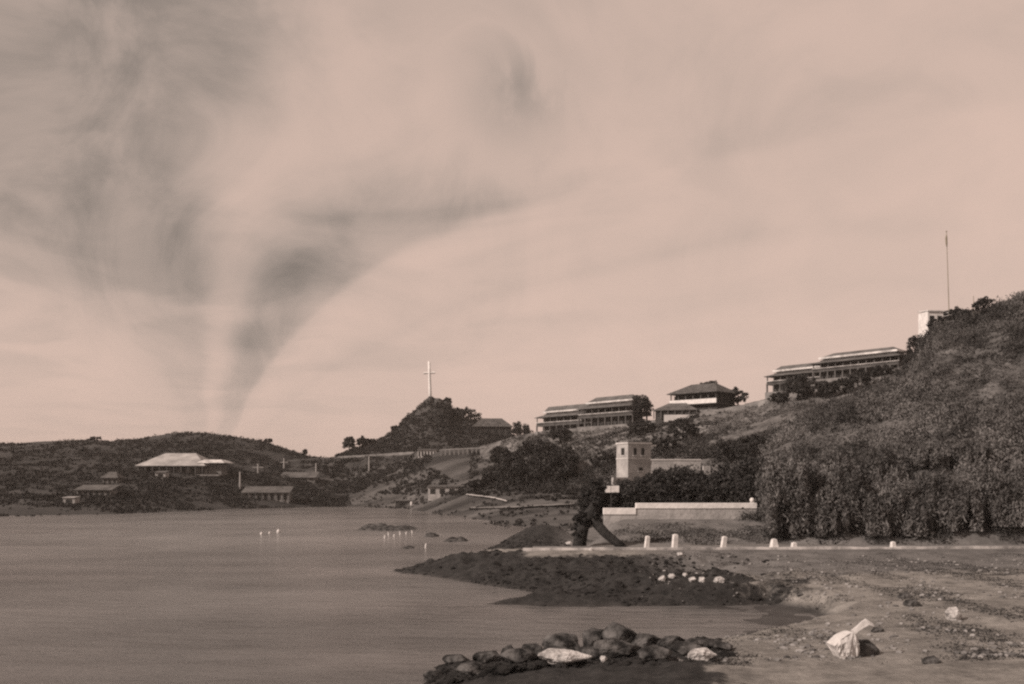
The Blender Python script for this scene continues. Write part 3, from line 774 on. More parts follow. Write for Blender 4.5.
# rough foreshore below the cross hill
on_layer(lowland, 'boat_shed', 'low pillared boat shed with four dark openings at the foot of the summit hill', 'shed', 427, 467, 494.5, wall_h=2.3, roof_h=0.5, depth=6, wall='stone', roof='roof_dark', openings=4, over=0.3, hip=False)
on_layer(lowland, 'shore_hut', 'small dark box-shaped hut near the water left of the boat shed', 'hut', 395, 410, 506, wall_h=1.6, roof_h=0.2, depth=3, wall='timber', roof='roof_dark', openings=1, over=0.15, hip=False)
on_layer(lowland, 'pavilion', 'small pale pavilion with upright bars beside the road under the summit hill', 'pavilion', 417, 437, 456.5, wall_h=2.6, roof_h=0.4, depth=5, wall='pale_wall', roof='roof', openings=6, over=0.3, hip=False)
q = lowland.onto(411.5, 505)
b = MB(); b.tube([(0,0,-0.2),(0,0,0.35),(0,0,0.7),(0,0,1.1)], [0.34,0.42,0.42,0.34], 12)
tag(b.build('barrel', M['white']), 'white barrel standing beside the dark shore hut', 'barrel').location = q
# house on the shoulder of the cross hill
simple_house('hilltop_house', 'grey hip-roofed house on the shoulder of the summit hill, between two dark trees', 'house', 472, 513, 437, 466, 4.8, 4.2, 9, R(4), 'roof_dark', 'far_wall', 6, False)
# low bungalow between barracks and block house
simple_house('ridge_bungalow', 'low verandah bungalow below the dark-roofed house on the ridge', 'bungalow', 653, 697, 416.5, 303, 1.9, 2.5, 9, R(-18), 'roof', 'far_wall', 6, True, base_drop=4)
p = pt(664, 416.5, 300); MB_ = MB().box(0, 9.3, 0, 0.4, -1.6, 0.5)
o = tag(MB_.build('terrace_parapet', M['pale_wall']), 'bright low parapet in front of the low ridge bungalow', 'wall'); o.location = p; o.rotation_euler.z = R(-8)
p = pt(758, 411, 282); o = tag(MB().box(0, 6.8, 0, 0.5, -1.0, 2.9).box(6.8, 7.3, -0.05, 0.55, -1.0, 3.3).build('terrace_wall', M['stone']), 'pale plain terrace wall left of the upper barracks', 'wall'); o.location = p; o.rotation_euler.z = R(-10)

# stone tower house
def tower():
    th = R(26); Y = min(ridge.onto(x, 476).y for x in (640, 665, 690, 705)) - 1.5; P = pt(628, 478, Y)
    c = Y/F; H = 36*c; Wf = 22*c/math.cos(th)*1.12; D = 10*c/math.sin(th)*0.95
    t = empty('stone_tower_house', P, th, 'square two-storey stone tower house with small windows above the dark trees', 'house')
    MB().box(0, Wf, 0, D, -6, H-0.35).build('wall', M['stone'], t)
    MB().box(-0.14, Wf+0.14, -0.14, D+0.14, H-0.35, H).build('coping', M['pale_wall'], t)
    MB().box(-0.08, Wf+0.08, -0.08, D+0.08, H*0.53, H*0.53+0.2).build('string_course', M['pale_wall'], t)
    zu, zl = H*0.64, H*0.2
    def win(x0, x1, z0, z1, side=False):
        w = (MB().box(-0.03, 0.1, x0, x1, z0, z1) if side else MB().box(x0, x1, -0.03, 0.1, z0, z1)).build('window', M['opening'], t)
        f = MB()
        if side:
            f.box(-0.12, 0.02, x0-0.16, x1+0.16, z0-0.2, z0-0.02)
        else:
            f.box(x0-0.16, x1+0.16, -0.12, 0.02, z0-0.2, z0-0.02)
        f.build('sill', M['pale_wall'], w)
    win(D*0.30, D*0.58, zu, zu+1.5, True)
    for a in (0.24, 0.58): win(Wf*a, Wf*a+0.75, zu, zu+1.45)
    win(Wf*0.46, Wf*0.46+1.0, zl, zl+0.7)
    # wing running back from the tower
    wg = MB().box(0, 55*c, 0, 3.2, -4, H*0.50).build('wing', M['stone'], t)
    wg.location = (Wf*0.86, 0.35, 0); wg.rotation_euler.z = -th + R(3)
    cp = MB().box(-0.02, 55*c+0.12, -0.12, 3.3, H*0.50, H*0.50+0.25).build('coping', M['pale_wall'], wg)
    MB().box(Wf+0.003, Wf+2.0, 1.0, 4.0, H-0.7, H-0.45).build('awning', M['white'], t)
    MB().box(-5, Wf+2, -2.4, -1.6, -3, 0.1).build('terrace_edge', M['stone'], t)
tower()
p = ridge.onto(722, 473)
o = tag(MB().box(-4, 5.5, 0, 0.6, -2, 1.5).build('garden_wall', M['stone']), 'plain buff wall right of the stone tower wing under the dark hedge', 'wall'); o.location = p; o.rotation_euler.z = R(8)
p = ridge.onto(593, 470)
o = tag(MB().box(-4.8, 5.0, 0, 0.7, -2, 2.6).build('garden_wall', M['stone_dark']), 'grey terrace wall on the slope left of the stone tower house', 'wall'); o.location = p; o.rotation_euler.z = R(-3)

# white-topped boundary wall on the bank
def boundary_wall():
    Y = 112.0; z = near_z((680-512)*Y/F, Y)[0]
    P = pt(604, 520, Y)
    t = empty('boundary_wall', (P.x, Y, 0), R(1.0), 'long stepped boundary wall with a white top on the grassy bank', 'wall')
    c = Y/F
    def zz(py): return CAM_H + (HY-py)*c
    xs = 32*c; xe = 154*c
    MB().box(0, xs, 0, 0.5, 2.2, zz(514.5)).build('lower_wall', M['stone'], t)
    MB().box(-0.06, xs, -0.08, 0.58, zz(514.5), zz(508)).build('lower_coping', M['coping'], t, bevel=0.03)
    MB().box(xs+0.003, xe, 0.02, 0.52, 2.2, zz(508.5)).build('upper_wall', M['stone'], t)
    MB().box(xs+0.003, xe-0.05, -0.06, 0.6, zz(508.5), zz(503)).build('upper_coping', M['coping'], t, bevel=0.03)
    MB().box(xe+0.003, xe+1.9, 0.05, 0.45, 2.2, zz(507.5)).build('end_wall', M['stone'], t)
boundary_wall()
for px, py0, py1, w, lab in [(752, 512, 499.5, 0.42, 'left pale gatepost at the right end of the white-topped wall'), (768.5, 512, 500.5, 0.5, 'right pale gatepost with a white ball top by the drooping tree')]:
    P = pt(px, py0, 112.8); h = (py0-py1)*0.1128
    t = empty('gatepost', P, 0, lab, 'gatepost', 'gateposts at the wall end')
    MB().box(-w/2, w/2, -w/2, w/2, -1.5, h-0.3).build('shaft', M['pale_wall'], t, bevel=0.02)
    bm = bmesh.new(); bmesh.ops.create_uvsphere(bm, u_segments=14, v_segments=10, radius=w*0.62); me = bpy.data.meshes.new('finial'); bm.to_mesh(me); bm.free()
    f = link('finial', me, M['white'], t); f.location = (0,0,h-0.05)
# white double notice board under the tower
P = pt(611, 497, 117); P.z = 4.2
t = empty('notice_board', P, 0, 'white double notice board on a thin post in front of the dark trees', 'sign')
zc = CAM_H + (HY-489)*0.117 - 4.2
MB().box(-0.95, -0.02, -0.05, 0.05, zc-0.42, zc+0.36).build('panel', M['white'], t, bevel=0.02)
MB().box(0.02, 0.95, -0.05, 0.05, zc-0.40, zc+0.38).build('panel', M['white'], t, bevel=0.02)
MB().box(-0.06, 0.06, 0.06, 0.16, -0.5, zc+0.3).build('post', M['timber'], t)

# road line, parapets and balustrade under the cross hill
def parapet(name, label, layer, pts, h, m, posts=False):
    P = [layer.onto(px, py) for px, py in pts]
    t = empty(name, P[0], 0, label, 'wall' if not posts else 'fence')
    b = MB()
    for a, c in zip(P[:-1], P[1:]):
        n = Vector((-(c-a).y, (c-a).x, 0)).normalized()*0.25
        a0, c0 = a-P[0], c-P[0]; z = Vector((0,0,h)); d = Vector((0,0,-1.2))
        if posts: d = Vector((0,0,h-0.35))
        b.add([a0-n+d, c0-n+d, c0+n+d, a0+n+d, a0-n+z, c0-n+z, c0+n+z, a0+n+z],
              [(0,3,2,1),(4,5,6,7),(0,1,5,4),(1,2,6,5),(2,3,7,6),(3,0,4,7)])
    b.build('rail' if posts else 'masonry', m, t)
    if posts:
        tot = sum((c-a).length for a, c in zip(P[:-1], P[1:])); n = int(tot/2.2)
        for k in range(n+1):
            s = tot*k/n; q = P[0]
            for a, c in zip(P[:-1], P[1:]):
                l = (c-a).length
                if s <= l+1e-6: q = a+(c-a)*(s/l); break
                s -= l
            q = q-P[0]
            MB().box(q.x-0.28, q.x+0.28, q.y-0.28, q.y+0.28, q.z-0.6, q.z+h-0.36).build('baluster', m, t)
    return t
parapet('road_parapet', 'long pale road parapet running under the summit hill to the pavilion', lowland, [(338,458.5),(355,457.5),(375,456.5),(395,455.0),(414,453.8)], 0.9, M['stone_dark'])
parapet('balustrade', 'pale balustrade right of the pavilion under the summit hill', lowland, [(441,455.5),(462,454.5),(485,453.5),(508,453)], 2.4, M['stone_dark'], True)
parapet('terrace_wall', 'long pale terrace wall beneath the two left barracks', ridge, [(535,434.5),(570,431.5),(610,428),(650,424.5),(672,421)], 0.9, M['stone_dark'])
parapet('terrace_wall', 'pale terrace wall climbing from the dark-roofed house to the upper barracks', ridge, [(700,416),(725,411.5),(750,407),(775,401)], 1.0, M['stone_dark'])

# beach path, draped
def path(name, layer, pts, w, m):
    b = MB(); n = 40; vs = []
    px = np.interp(np.linspace(0,1,n), np.linspace(0,1,len(pts)), [p[0] for p in pts]); py = np.interp(np.linspace(0,1,n), np.linspace(0,1,len(pts)), [p[1] for p in pts])
    for a, c in zip(px, py):
        p = layer.onto(a, c); vs += [(p.x, p.y-w/2, p.z+0.25), (p.x, p.y+w/2, p.z+0.45)]
    b.add(vs, [(2*k, 2*k+2, 2*k+3, 2*k+1) for k in range(n-1)])
    return tag(b.build(name, m), kind='structure')
path('shore_path', lowland, [(466,495.5),(488,498),(500,500.5),(507,502.5)], 5.0, M['pale_wall'])
path('sand_strip', lowland, [(470,509),(510,508.5),(550,506.5),(590,504)], 4.5, M['stone_dark'])

# ------------------------------------------------------------------ cross on the summit, flagpole and hilltop houses
P = pt(429.5, 402, 500)
t = empty('summit_mast', P, 0, 'tall white cross-shaped mast on the rocky summit', 'mast')
c = 0.5
b = MB(); b.tube([(0.6,0,-3),(0.25,0,6),(0,0,14),(-0.2,0,20.3)], [0.8,0.74,0.68,0.6], 10); b.build('pole', M['coping'], t, smooth=True)
b = MB(); b.tube([(-2.9,0,14.4),(2.8,0,14.7)], [0.5,0.5], 8); b.build('crossarm', M['coping'], t)

def rock_mesh(sx, sy, sz, seed, sub=4, rough=0.35, flat_top=False):
    """angular boulder: the hull of a few random points, worn by noise"""
    rr = random.Random(seed*17+3); sd = Vector((seed*3.1, seed*1.7, seed*0.9))
    bm = bmesh.new()
    for k in range(13):
        z = 1-2*(k+0.5)/13; a = k*2.39996 + rr.uniform(-0.5, 0.5); r = math.sqrt(max(0, 1-z*z))
        p = Vector((r*math.cos(a), r*math.sin(a), z))*rr.uniform(0.82, 1.22)
        if flat_top: p.z = min(p.z, 0.62 + 0.12*p.x)
        bm.verts.new(p)
    bmesh.ops.convex_hull(bm, input=bm.verts[:])
    bmesh.ops.delete(bm, geom=[v for v in bm.verts if not v.link_faces], context='VERTS')
    bmesh.ops.bevel(bm, geom=bm.edges[:], offset=0.045, segments=1, affect='EDGES', profile=0.5)
    bmesh.ops.triangulate(bm, faces=bm.faces[:])
    for q in range(3 if sub >= 4 else 2):
        long_ = [e for e in bm.edges if e.calc_length() > (0.13 if sub >= 4 else 0.22)]
        bmesh.ops.subdivide_edges(bm, edges=long_, cuts=1); bmesh.ops.triangulate(bm, faces=bm.faces[:])
    bm.normal_update()
    mv = [(v, v.co + v.normal*(noise.fractal(v.co*2.6+sd, 0.8, 2.0, 5)*rough*0.11 - max(0, 0.05-abs(noise.noise(v.co*1.3+sd*2)))*0.9)) for v in bm.verts]
    for v, c in mv: v.co = c
    for v in bm.verts: v.co = Vector((v.co.x*sx, v.co.y*sy, v.co.z*sz))
    bmesh.ops.recalc_face_normals(bm, faces=bm.faces[:])
    me = bpy.data.meshes.new('rock'); bm.to_mesh(me); bm.free()
    return me
def rock(name, label, loc, sx, sy, sz, m, seed, group=None, cat='rock', rz=0.0, **kw):
    me = rock_mesh(sx, sy, sz, seed, **kw)
    o = tag(link(name, me, M[m]), label, cat, group); o.location = loc; o.rotation_euler.z = rz
    return o
for k, (px, py, s, lab) in enumerate([(429,402,2.6,'dark rock at the foot of the white mast on the summit'), (438,403,3.0,'dark knob of rock in the middle of the summit crag'),
                                 (446,405,2.6,'dark squared rock at the right of the summit crag'), (436,412,3.4,'large dark rock below the summit crag'), (424,408,2.2,'dark rock on the left of the summit crag')]):
    rock('summit_rock', lab, pt(px, py, 497), s, s, s*0.95, 'rock', 40+k, 'rocks of the summit crag', sub=3, rough=0.5)

Yh = 186
p = pt(947, 330, Yh); zt = (330-232)*Yh/F
t = empty('flagpole', p, 0, 'tall thin flagpole on top of the scrub hill', 'flagpole')
b = MB(); b.tube([(0.5,0,-1),(0.2,0,zt*0.5),(-0.1,0,zt)], [0.09,0.07,0.05], 8); b.build('pole', M['pole_dark'], t)
bm = bmesh.new(); bmesh.ops.create_uvsphere(bm, u_segments=10, v_segments=8, radius=0.14); me = bpy.data.meshes.new('finial'); bm.to_mesh(me); bm.free()
f = link('finial', me, M['pole_dark'], t); f.location = (-0.1,0,zt+0.1)
b = MB()   # furled flag hanging against the mast head
b.tube([(-0.13,-0.14,zt-0.4),(-0.2,-0.16,zt-1.2),(-0.16,-0.17,zt-2.2),(-0.06,-0.13,zt-2.9)], [0.06,0.19,0.17,0.04], 8); b.build('furled_flag', M['pole_dark'], t, smooth=True)
p = pt(973.5, 312, Yh)
b = MB(); b.tube([(0,0,-1.2),(0,0,3.0)], [0.07,0.05], 6); tag(b.build('short_pole', M['pole_dark']), 'short thin pole on the low hilltop building at the right', 'pole').location = p
t = simple_house('white_house', 'white square house on the skyline beside the flagpole', 'house', 927, 945, 331, 188, 3.7, 0.35, 3.4, R(8), 'fascia', 'white', 2, False, over=0.12, hip=False)
t = simple_house('hilltop_block', 'long low pale building on the hill skyline right of the flagpole', 'building', 950, 989, 322, 188, 2.1, 0.35, 4.5, R(2), 'roof', 'stone', 5, False, over=0.15, hip=False)
# ------------------------------------------------------------------ masts and poles in the middle distance
def telegraph(label, layer, px, pb, ptp, arm=0):
    p = layer.onto(px, pb); h = (pb-ptp)*p.y/F
    t = empty('shore_mast', p, 0, label, 'pole', 'pale poles along the middle shore')
    b = MB(); b.tube([(0,0,-0.6),(0,0,h*0.5),(0,0,h)], [0.36,0.3,0.24], 8); b.build('pole', M['pole'], t)
    if arm: MB().box(-arm, arm, -0.1, 0.1, h*0.62, h*0.62+0.28).build('crossarm', M['pole'], t)
telegraph('thick pale mast right of the pale-roofed shed', headland, 316, 479, 463)
telegraph('pale pole with a crossarm above the pale-roofed shed', headland, 284, 470, 458, 1.6)
telegraph('short pale pole with a wide crossarm on the headland slope', headland, 258, 474, 464, 2.2)
telegraph('pale pole at the left end of the long low building', headland, 240, 490, 472)
telegraph('pale pole below the road parapet under the summit hill', lowland, 369, 472, 456)
# stakes and floats in the shallow water
for k, (px, py, h, lab) in enumerate([(384.5,538,1.0,'leftmost of the white stakes beside the low mudbank'), (388.5,535.5,1.3,'short white stake second from the left beside the mudbank'),
                            (394,536.5,0.8,'stubby white stake in the middle of the mudbank row'), (400,534.5,1.3,'tall white stake third from the right beside the mudbank'),
                            (406,534,0.8,'short white stake at the right of the mudbank row'), (412,533,1.2,'slim white stake at the far right of the mudbank row'), (425.5,548,1.4,'lone white stake between the mudbank and the dark reef')]):
    x, y = sea_pt(px, py)
    h *= 0.4; b = MB(); b.tube([(0,0,-0.8),(0.03,0,h*0.5),(0.08*(-1)**k,0,h)], [0.13,0.12,0.1], 8)
    tag(b.build('mooring_stake', M['white']), lab, 'stake', 'white stakes beside the mudbank').location = (x, y, 0)
for px, py, r, lab in [(261.5,534.5,0.3,'leftmost of three small white floats on the open water'), (269.5,533.5,0.22,'smallest white float, in the middle of three on the open water'), (278.5,532.5,0.4,'largest white float, rightmost of three on the open water')]:
    x, y = sea_pt(px, py)
    b = MB(); b.tube([(0,0,-0.3),(0,0,0.0),(0,0,r),(0,0,r*1.9),(0,0,r*2.6)], [r*0.5,r*0.95,r,r*0.7,r*0.15], 12)
    b.v = [(a_*0.75, b_*0.75, c_*0.55) for a_, b_, c_ in b.v]
    tag(b.build('float', M['white'], smooth=True), lab, 'float', 'white floats on the open water').location = (x, y, 0)
# low mudbanks
def bank(px0, px1, py, wpx, hgt, seed, lab):
    a = sea_pt(px0, py); c = sea_pt(px1, py); L = c[0]-a[0]; wy = wpx
    b = MB(); nx, ny = 60, 16; vs = []
    for j in range(ny):
        for i in range(nx):
            u = i/(nx-1)*2-1; v = j/(ny-1)*2-1
            e = max(0, 1-u*u)*max(0, 1-v*v)
            X = (a[0]+c[0])/2+u*L/2; Y = a[1]+v*wy
            z = -0.35 + hgt*e**0.6*(0.9 + 0.8*fbm(X, Y, 0.35, seed, 4)) + 0.25*e
            vs.append((X, Y, z))
    b.add(vs, [(j*nx+i, j*nx+i+1, (j+1)*nx+i+1, (j+1)*nx+i) for j in range(ny-1) for i in range(nx-1)])
    return tag(b.build('mudbank', M['rock'], smooth=True), kind='structure')
bank(356, 420, 529, 6, 1.0, 1.0, '')
bank(424, 440, 536, 4, 0.7, 2.0, '')
bank(440, 470, 541, 2.5, 0.7, 3.0, '')
bank(398, 416, 548, 2.0, 0.5, 4.0, '')
bank(500, 548, 513, 6, 0.7, 5.0, '')

# ------------------------------------------------------------------ roadside bollards and stones
def bollard(px, py, h, w, lab, tilt=0.0, cone=0.85):
    X = (px-512)*0.092; Y = road_y(X)+0.9
    p = Vector(((px-512)*Y/F, Y, 2.0))
    b = MB(); s = w/2; k = s*cone
    b.add([(-s,-s,-0.3),(s,-s,-0.3),(s,s,-0.3),(-s,s,-0.3),(-k,-k,h),(k,-k,h),(k,k,h),(-k,k,h),(0,0,h+0.08)],
          [(0,3,2,1),(0,1,5,4),(1,2,6,5),(2,3,7,6),(3,0,4,7),(4,5,8),(5,6,8),(6,7,8),(7,4,8)])
    o = tag(b.build('bollard', M['white'], bevel=0.025), lab, 'bollard', 'white bollards along the road')
    o.location = p; o.rotation_euler = (0, R(tilt), R(12))
bollard(646.5, 548, 1.15, 0.42, 'upright white bollard left of the others, nearest the leaning tree', 6)
bollard(674.5, 549, 1.3, 0.5, 'tallest white bollard, second from the leaning tree', 4)
bollard(723, 548, 1.1, 0.46, 'white bollard midway along the grassy bank, leaning right', 9)
bollard(774, 548, 0.85, 0.8, 'squat tapering white bollard below the gateposts', 0, 0.5)
bollard(794, 548, 0.5, 0.55, 'low white stub bollard beside the squat tapering one', 0, 0.7)
bollard(893, 547, 0.55, 0.5, 'low white stub bollard far along the road by the drooping trees', 0, 0.7)
for k, (px, py, s, lab) in enumerate([(680,556,0.33,'white stone on the road edge just below the tallest bollard'), (569,545,0.4,'pale stone at the left foot of the leaning tree'), (591,550.5,0.3,'flat pale stone between the limbs of the leaning tree'),
                                 (819,549,0.25,'small white stone on the road edge right of the stub bollard'),
                                 (662,581.5,0.35,'leftmost white stone on the dark reef below the road'), (672,580,0.3,'white stone second from the left on the dark reef'), (685,576.5,0.26,'upper white stone in the row on the dark reef'),
                                 (693,582,0.3,'white stone in the middle of the row on the dark reef'), (702,582,0.33,'white stone right of the middle on the dark reef'), (719,583,0.42,'largest white stone, at the right of the row on the dark reef')]):
    p = ground(px, py)
    rock('white_stone', lab, p+Vector((0,0,s*0.3)), s, s*0.8, s*0.75, 'rock_pale', 60+k, 'white stones by the road and reef', cat='stone', sub=3)

# ------------------------------------------------------------------ boulders along the near edge
G4 = 'dark boulders along the near shore'
for k, (px, py, wpx, hpx, lab, ft) in enumerate([
    (455, 666, 30, 11, 'low dark flat rock at the left tip of the boulder row', True),
    (485, 665, 30, 15, 'dark slabby boulder second from the left of the row', True),
    (508, 664, 18, 17, 'narrow dark boulder between the slab and the round one', False),
    (533, 661, 28, 15, 'rounded dark boulder left of the big flat-topped pair', False),
    (564, 655, 40, 25, 'biggest dark boulder, flat-topped, above the white rock', True),
    (596, 655, 30, 25, 'dark square-shouldered boulder right of the biggest one', True),
    (622, 658, 38, 28, 'dark round-topped boulder with a paler face', False),
    (648, 662, 34, 20, 'grey boulder behind the small pale chip, right of the round-topped one', False),
    (672, 663, 30, 17, 'low grey boulder left of the pale jagged rock', False),
    (700, 664, 36, 12, 'low dark boulder under the pale jagged rock', False),
    (432, 676, 24, 8, 'small dark rock awash at the very left of the boulder row', True),
    (520, 676, 40, 14, 'dark boulder in front of the rounded one, at the bottom edge', False),
    (615, 678, 50, 18, 'grey broad boulder at the bottom edge below the round-topped one', False),
    (470, 680, 34, 12, 'dark boulder at the bottom edge left of the rounded one', False),
    (560, 682, 46, 16, 'dark boulder at the bottom edge below the broad white rock', False),
    (590, 671, 26, 10, 'small dark boulder just right of the broad white rock', False),
    (690, 676, 36, 12, 'low dark boulder at the bottom edge right of the grey one', False),
    (725, 668, 22, 8, 'small dark boulder right of the pale jagged rock', False),
    (655, 682, 36, 12, 'grey boulder at the bottom edge below the low grey ones', False)]):
    Y = CAM_H*F/(py-HY)*0.985; X = (px-512)*Y/F
    w = wpx*Y/F/2*1.12; hh = hpx*Y/F
    z = max(near_z(X, Y)[0], -0.15)
    rock('boulder', lab, (X, Y+w*0.6, z+hh*0.40), w, w*0.9, hh*0.68, 'rock', 10+k, G4, cat='boulder', rz=0.4*k, flat_top=ft)
for k, (px, py, wpx, hpx, lab) in enumerate([(564, 666, 54, 13, 'broad white rock in front of the biggest dark boulder'), (604, 664, 8, 6, 'tiny white chip of rock right of the broad white rock'),
                                         (702, 662, 30, 12, 'pale jagged rock at the right of the boulder row'), (956, 621, 20, 14, 'round pale boulder alone on the upper beach at the right')]):
    p = ground(px, py); Y = p.y; w = wpx*Y/F/2*1.05; hh = hpx*Y/F
    rock('pale_rock', lab, (p.x, Y+w*0.5, p.z+hh*0.38), w, w*0.75, hh*0.72, 'rock_pale', 30+k, 'pale rocks on the near shore', cat='rock', rough=0.45 if k != 3 else 0.2)
for k, (px, py, s, lab) in enumerate([(912,606,0.55,'dark rock on the beach left of the round pale boulder'), (905,598,0.4,'dark stone above the beach rock at the right'), (878,632,0.3,'dark stone right of the white canvas heap'),
                                 (930,663,0.35,'small dark stone near the bottom right of the beach'), (868,654,0.3,'dark stone in the shade of the white canvas heap'), (800,598,0.22,'dark pebble on the pale sand patch'), (985,655,0.3,'dark stone at the far right bottom of the beach')]):
    p = ground(px, py)
    rock('beach_stone', lab, p+Vector((0,0,s*0.2)), s*1.2, s, s*0.6, 'rock', 80+k, 'dark stones on the beach', cat='stone', sub=3)

# crumpled white canvas on the beach with a strip trailing up to the right
def canvas():
    p = ground(845, 658); Y = p.y; c = Y/F
    t = empty('canvas_heap', p, 0, 'crumpled white canvas heap with a loose strip on the lower beach', 'canvas')
    out = [(833,645),(838,639),(845,634),(851,631),(856,634),(857,641),(859,650),(857,656),(851,655),(846,657),(845,652),(843,649),(842,655),(841,661),(838,655),(836,650)]
    bm = bmesh.new()
    def mk(poly, y0, thick):
        fr = [bm.verts.new(((px-845)*c, y0, (658-py)*c)) for px, py in poly]
        bk = [bm.verts.new(((px-845)*c*0.92, y0+thick, (658-py)*c*0.86)) for px, py in poly]
        n = len(poly); bm.faces.new(fr[::-1]); bm.faces.new(bk)
        for i in range(n): bm.faces.new((fr[i], fr[(i+1)%n], bk[(i+1)%n], bk[i]))
    mk(out, 0, 0.8)
    bmesh.ops.triangulate(bm, faces=bm.faces[:]); bmesh.ops.subdivide_edges(bm, edges=bm.edges[:], cuts=3, use_grid_fill=True)
    bm.normal_update()
    for v in bm.verts:
        q = v.co*3.0; n = noise.fractal(q, 0.7, 2.0, 4)
        bulge = -0.35*max(0, 1-((v.co.x)/0.75)**2)*max(0,1-((v.co.z-0.6)/0.8)**2)*(1 if v.co.y < 0.4 else -0.6)
        v.co.y += n*0.10 + bulge; v.co.x += noise.noise(q+Vector((9,0,0)))*0.035; v.co.z += noise.noise(q+Vector((0,9,0)))*0.035
    bmesh.ops.recalc_face_normals(bm, faces=bm.faces[:])
    me = bpy.data.meshes.new('heap'); bm.to_mesh(me); bm.free()
    link('heap', me, M['cloth'], t)
    b = MB(); pts = [(855,634),(860,630),(865,626),(870,623),(876,626)]
    for k in range(len(pts)-1):
        pass
    w = [2.2, 2.0, 2.6, 2.8, 1.6]; vs = []
    for (px, py), ww in zip(pts, w):
        x, z = (px-845)*c, (658-py)*c
        vs += [(x-ww*c*0.4, 0.28, z+ww*c), (x+ww*c*0.4, 0.22, z-ww*c), (x+ww*c*0.4, 0.36, z-ww*c), (x-ww*c*0.4, 0.42, z+ww*c)]
    fs = [(0,1,2,3), (19,18,17,16)]
    for k in range(4):
        for q in range(4): fs.append((k*4+q, (k+1)*4+q, (k+1)*4+(q+1)%4, k*4+(q+1)%4))
    b.add(vs, fs); b.build('loose_strip', M['cloth'], t, smooth=False)
    # added dark rock stands in for the shadow right of the heap
    rock('shadow_rock', 'dark rock added as the shadow beside the white canvas heap', (p.x+1.0, Y+0.75, p.z+0.15), 0.75, 0.55, 0.62, 'rock', 95, cat='rock')
canvas()

# ------------------------------------------------------------------ light, sky, camera
SUN_EL, SUN_AZ = 34.0, -118.0     # azimuth measured clockwise from +Y: from the left and a little behind the viewer
sd = Vector((math.sin(R(SUN_AZ))*math.cos(R(SUN_EL)), math.cos(R(SUN_AZ))*math.cos(R(SUN_EL)), math.sin(R(SUN_EL))))
ld = bpy.data.lights.new('sun', 'SUN'); ld.energy = 4.2; ld.angle = R(0.6); ld.color = (1.0, 0.86, 0.77)
lo = bpy.data.objects.new('sun', ld); COL.objects.link(lo); lo.rotation_euler = (-sd).to_track_quat('-Z', 'Y').to_euler()

w = bpy.data.worlds.new('World'); SC.world = w; w.use_nodes = True
nt = w.node_tree; N = nt.nodes; L = nt.links
bg = N['Background']; bg.inputs['Strength'].default_value = 0.1
sk = N.new('ShaderNodeTexSky'); sk.sky_type = 'NISHITA'; sk.sun_disc = False; sk.sun_elevation = R(SUN_EL); sk.sun_rotation = R(SUN_AZ)
sk.air_density = 1.0; sk.dust_density = 3.0
bw = N.new('ShaderNodeRGBToBW'); L.new(sk.outputs['Color'], bw.inputs['Color'])
tc = N.new('ShaderNodeTexCoord')
def math_(op, a, b=None, clamp=False):
    m = N.new('ShaderNodeMath'); m.operation = op; m.use_clamp = clamp
    for i, v in enumerate((a, b)):
        if v is None: continue
        if isinstance(v, (int, float)): m.inputs[i].default_value = v
        else: L.new(v, m.inputs[i])
    return m.outputs[0]
def rng_(v, a, b, c, d, smooth=True):
    m = N.new('ShaderNodeMapRange'); m.interpolation_type = 'SMOOTHSTEP' if smooth else 'LINEAR'
    for i, q in zip((1,2,3,4), (a,b,c,d)): m.inputs[i].default_value = q
    L.new(v, m.inputs[0]); return m.outputs[0]
sx = N.new('ShaderNodeSeparateXYZ'); L.new(tc.outputs['Generated'], sx.inputs[0])
# high cloud lies on a level sheet far above: its parallel bands run away to one point low on the left
zz = math_('ADD', math_('MAXIMUM', sx.outputs['Z'], 0.0), 0.045)
px_ = math_('DIVIDE', sx.outputs['X'], zz); py_ = math_('DIVIDE', sx.outputs['Y'], zz)
WD = R(-17)                                   # heading of the bands from straight ahead
acr = math_('SUBTRACT', math_('MULTIPLY', px_, math.cos(WD)), math_('MULTIPLY', py_, math.sin(WD)))
alo = math_('ADD', math_('MULTIPLY', px_, math.sin(WD)), math_('MULTIPLY', py_, math.cos(WD)))
def cloud_noise(ka, kl, scale, detail, dist, off):
    c = N.new('ShaderNodeCombineXYZ'); L.new(math_('MULTIPLY', acr, ka), c.inputs[0]); L.new(math_('MULTIPLY', alo, kl), c.inputs[1]); c.inputs[2].default_value = off
    n = N.new('ShaderNodeTexNoise'); n.inputs['Scale'].default_value = scale; n.inputs['Detail'].default_value = detail; n.inputs['Roughness'].default_value = 0.5; n.inputs['Distortion'].default_value = dist
    L.new(c.outputs[0], n.inputs['Vector']); return n.outputs['Fac']
elev = math_('POWER', math_('DIVIDE', 1.0, math_('MAXIMUM', alo, 0.4)), 2.0)
bow = math_('DIVIDE', math_('MULTIPLY', acr, 0.1), math_('ADD', elev, 0.0355))      # the bands bow over to the right
warp = math_('MULTIPLY', math_('SUBTRACT', cloud_noise(1.0, 0.30, 1.0, 5, 0.0, 2.0), 0.5), 0.36)
cr = N.new('ShaderNodeValToRGB'); cr.color_ramp.interpolation = 'B_SPLINE'
stops = [(-2.0,.03),(-1.2,.05),(-0.85,.12),(-0.5,.34),(-0.3,.45),(-0.1,.50),(-0.04,.44),(0.02,.20),(0.09,.12),(0.17,.20),(0.26,.42),(0.32,.50),(0.45,.46),(0.56,.42),(0.62,.05),(0.78,.02),(0.98,.05),(1.15,.10),(1.24,.15),(1.38,.04),(2.0,.07),(2.5,.03)]
el = cr.color_ramp.elements
while len(el) > 1: el.remove(el[-1])
el[0].position = 0.0; el[0].color = (.03,.03,.03,1)
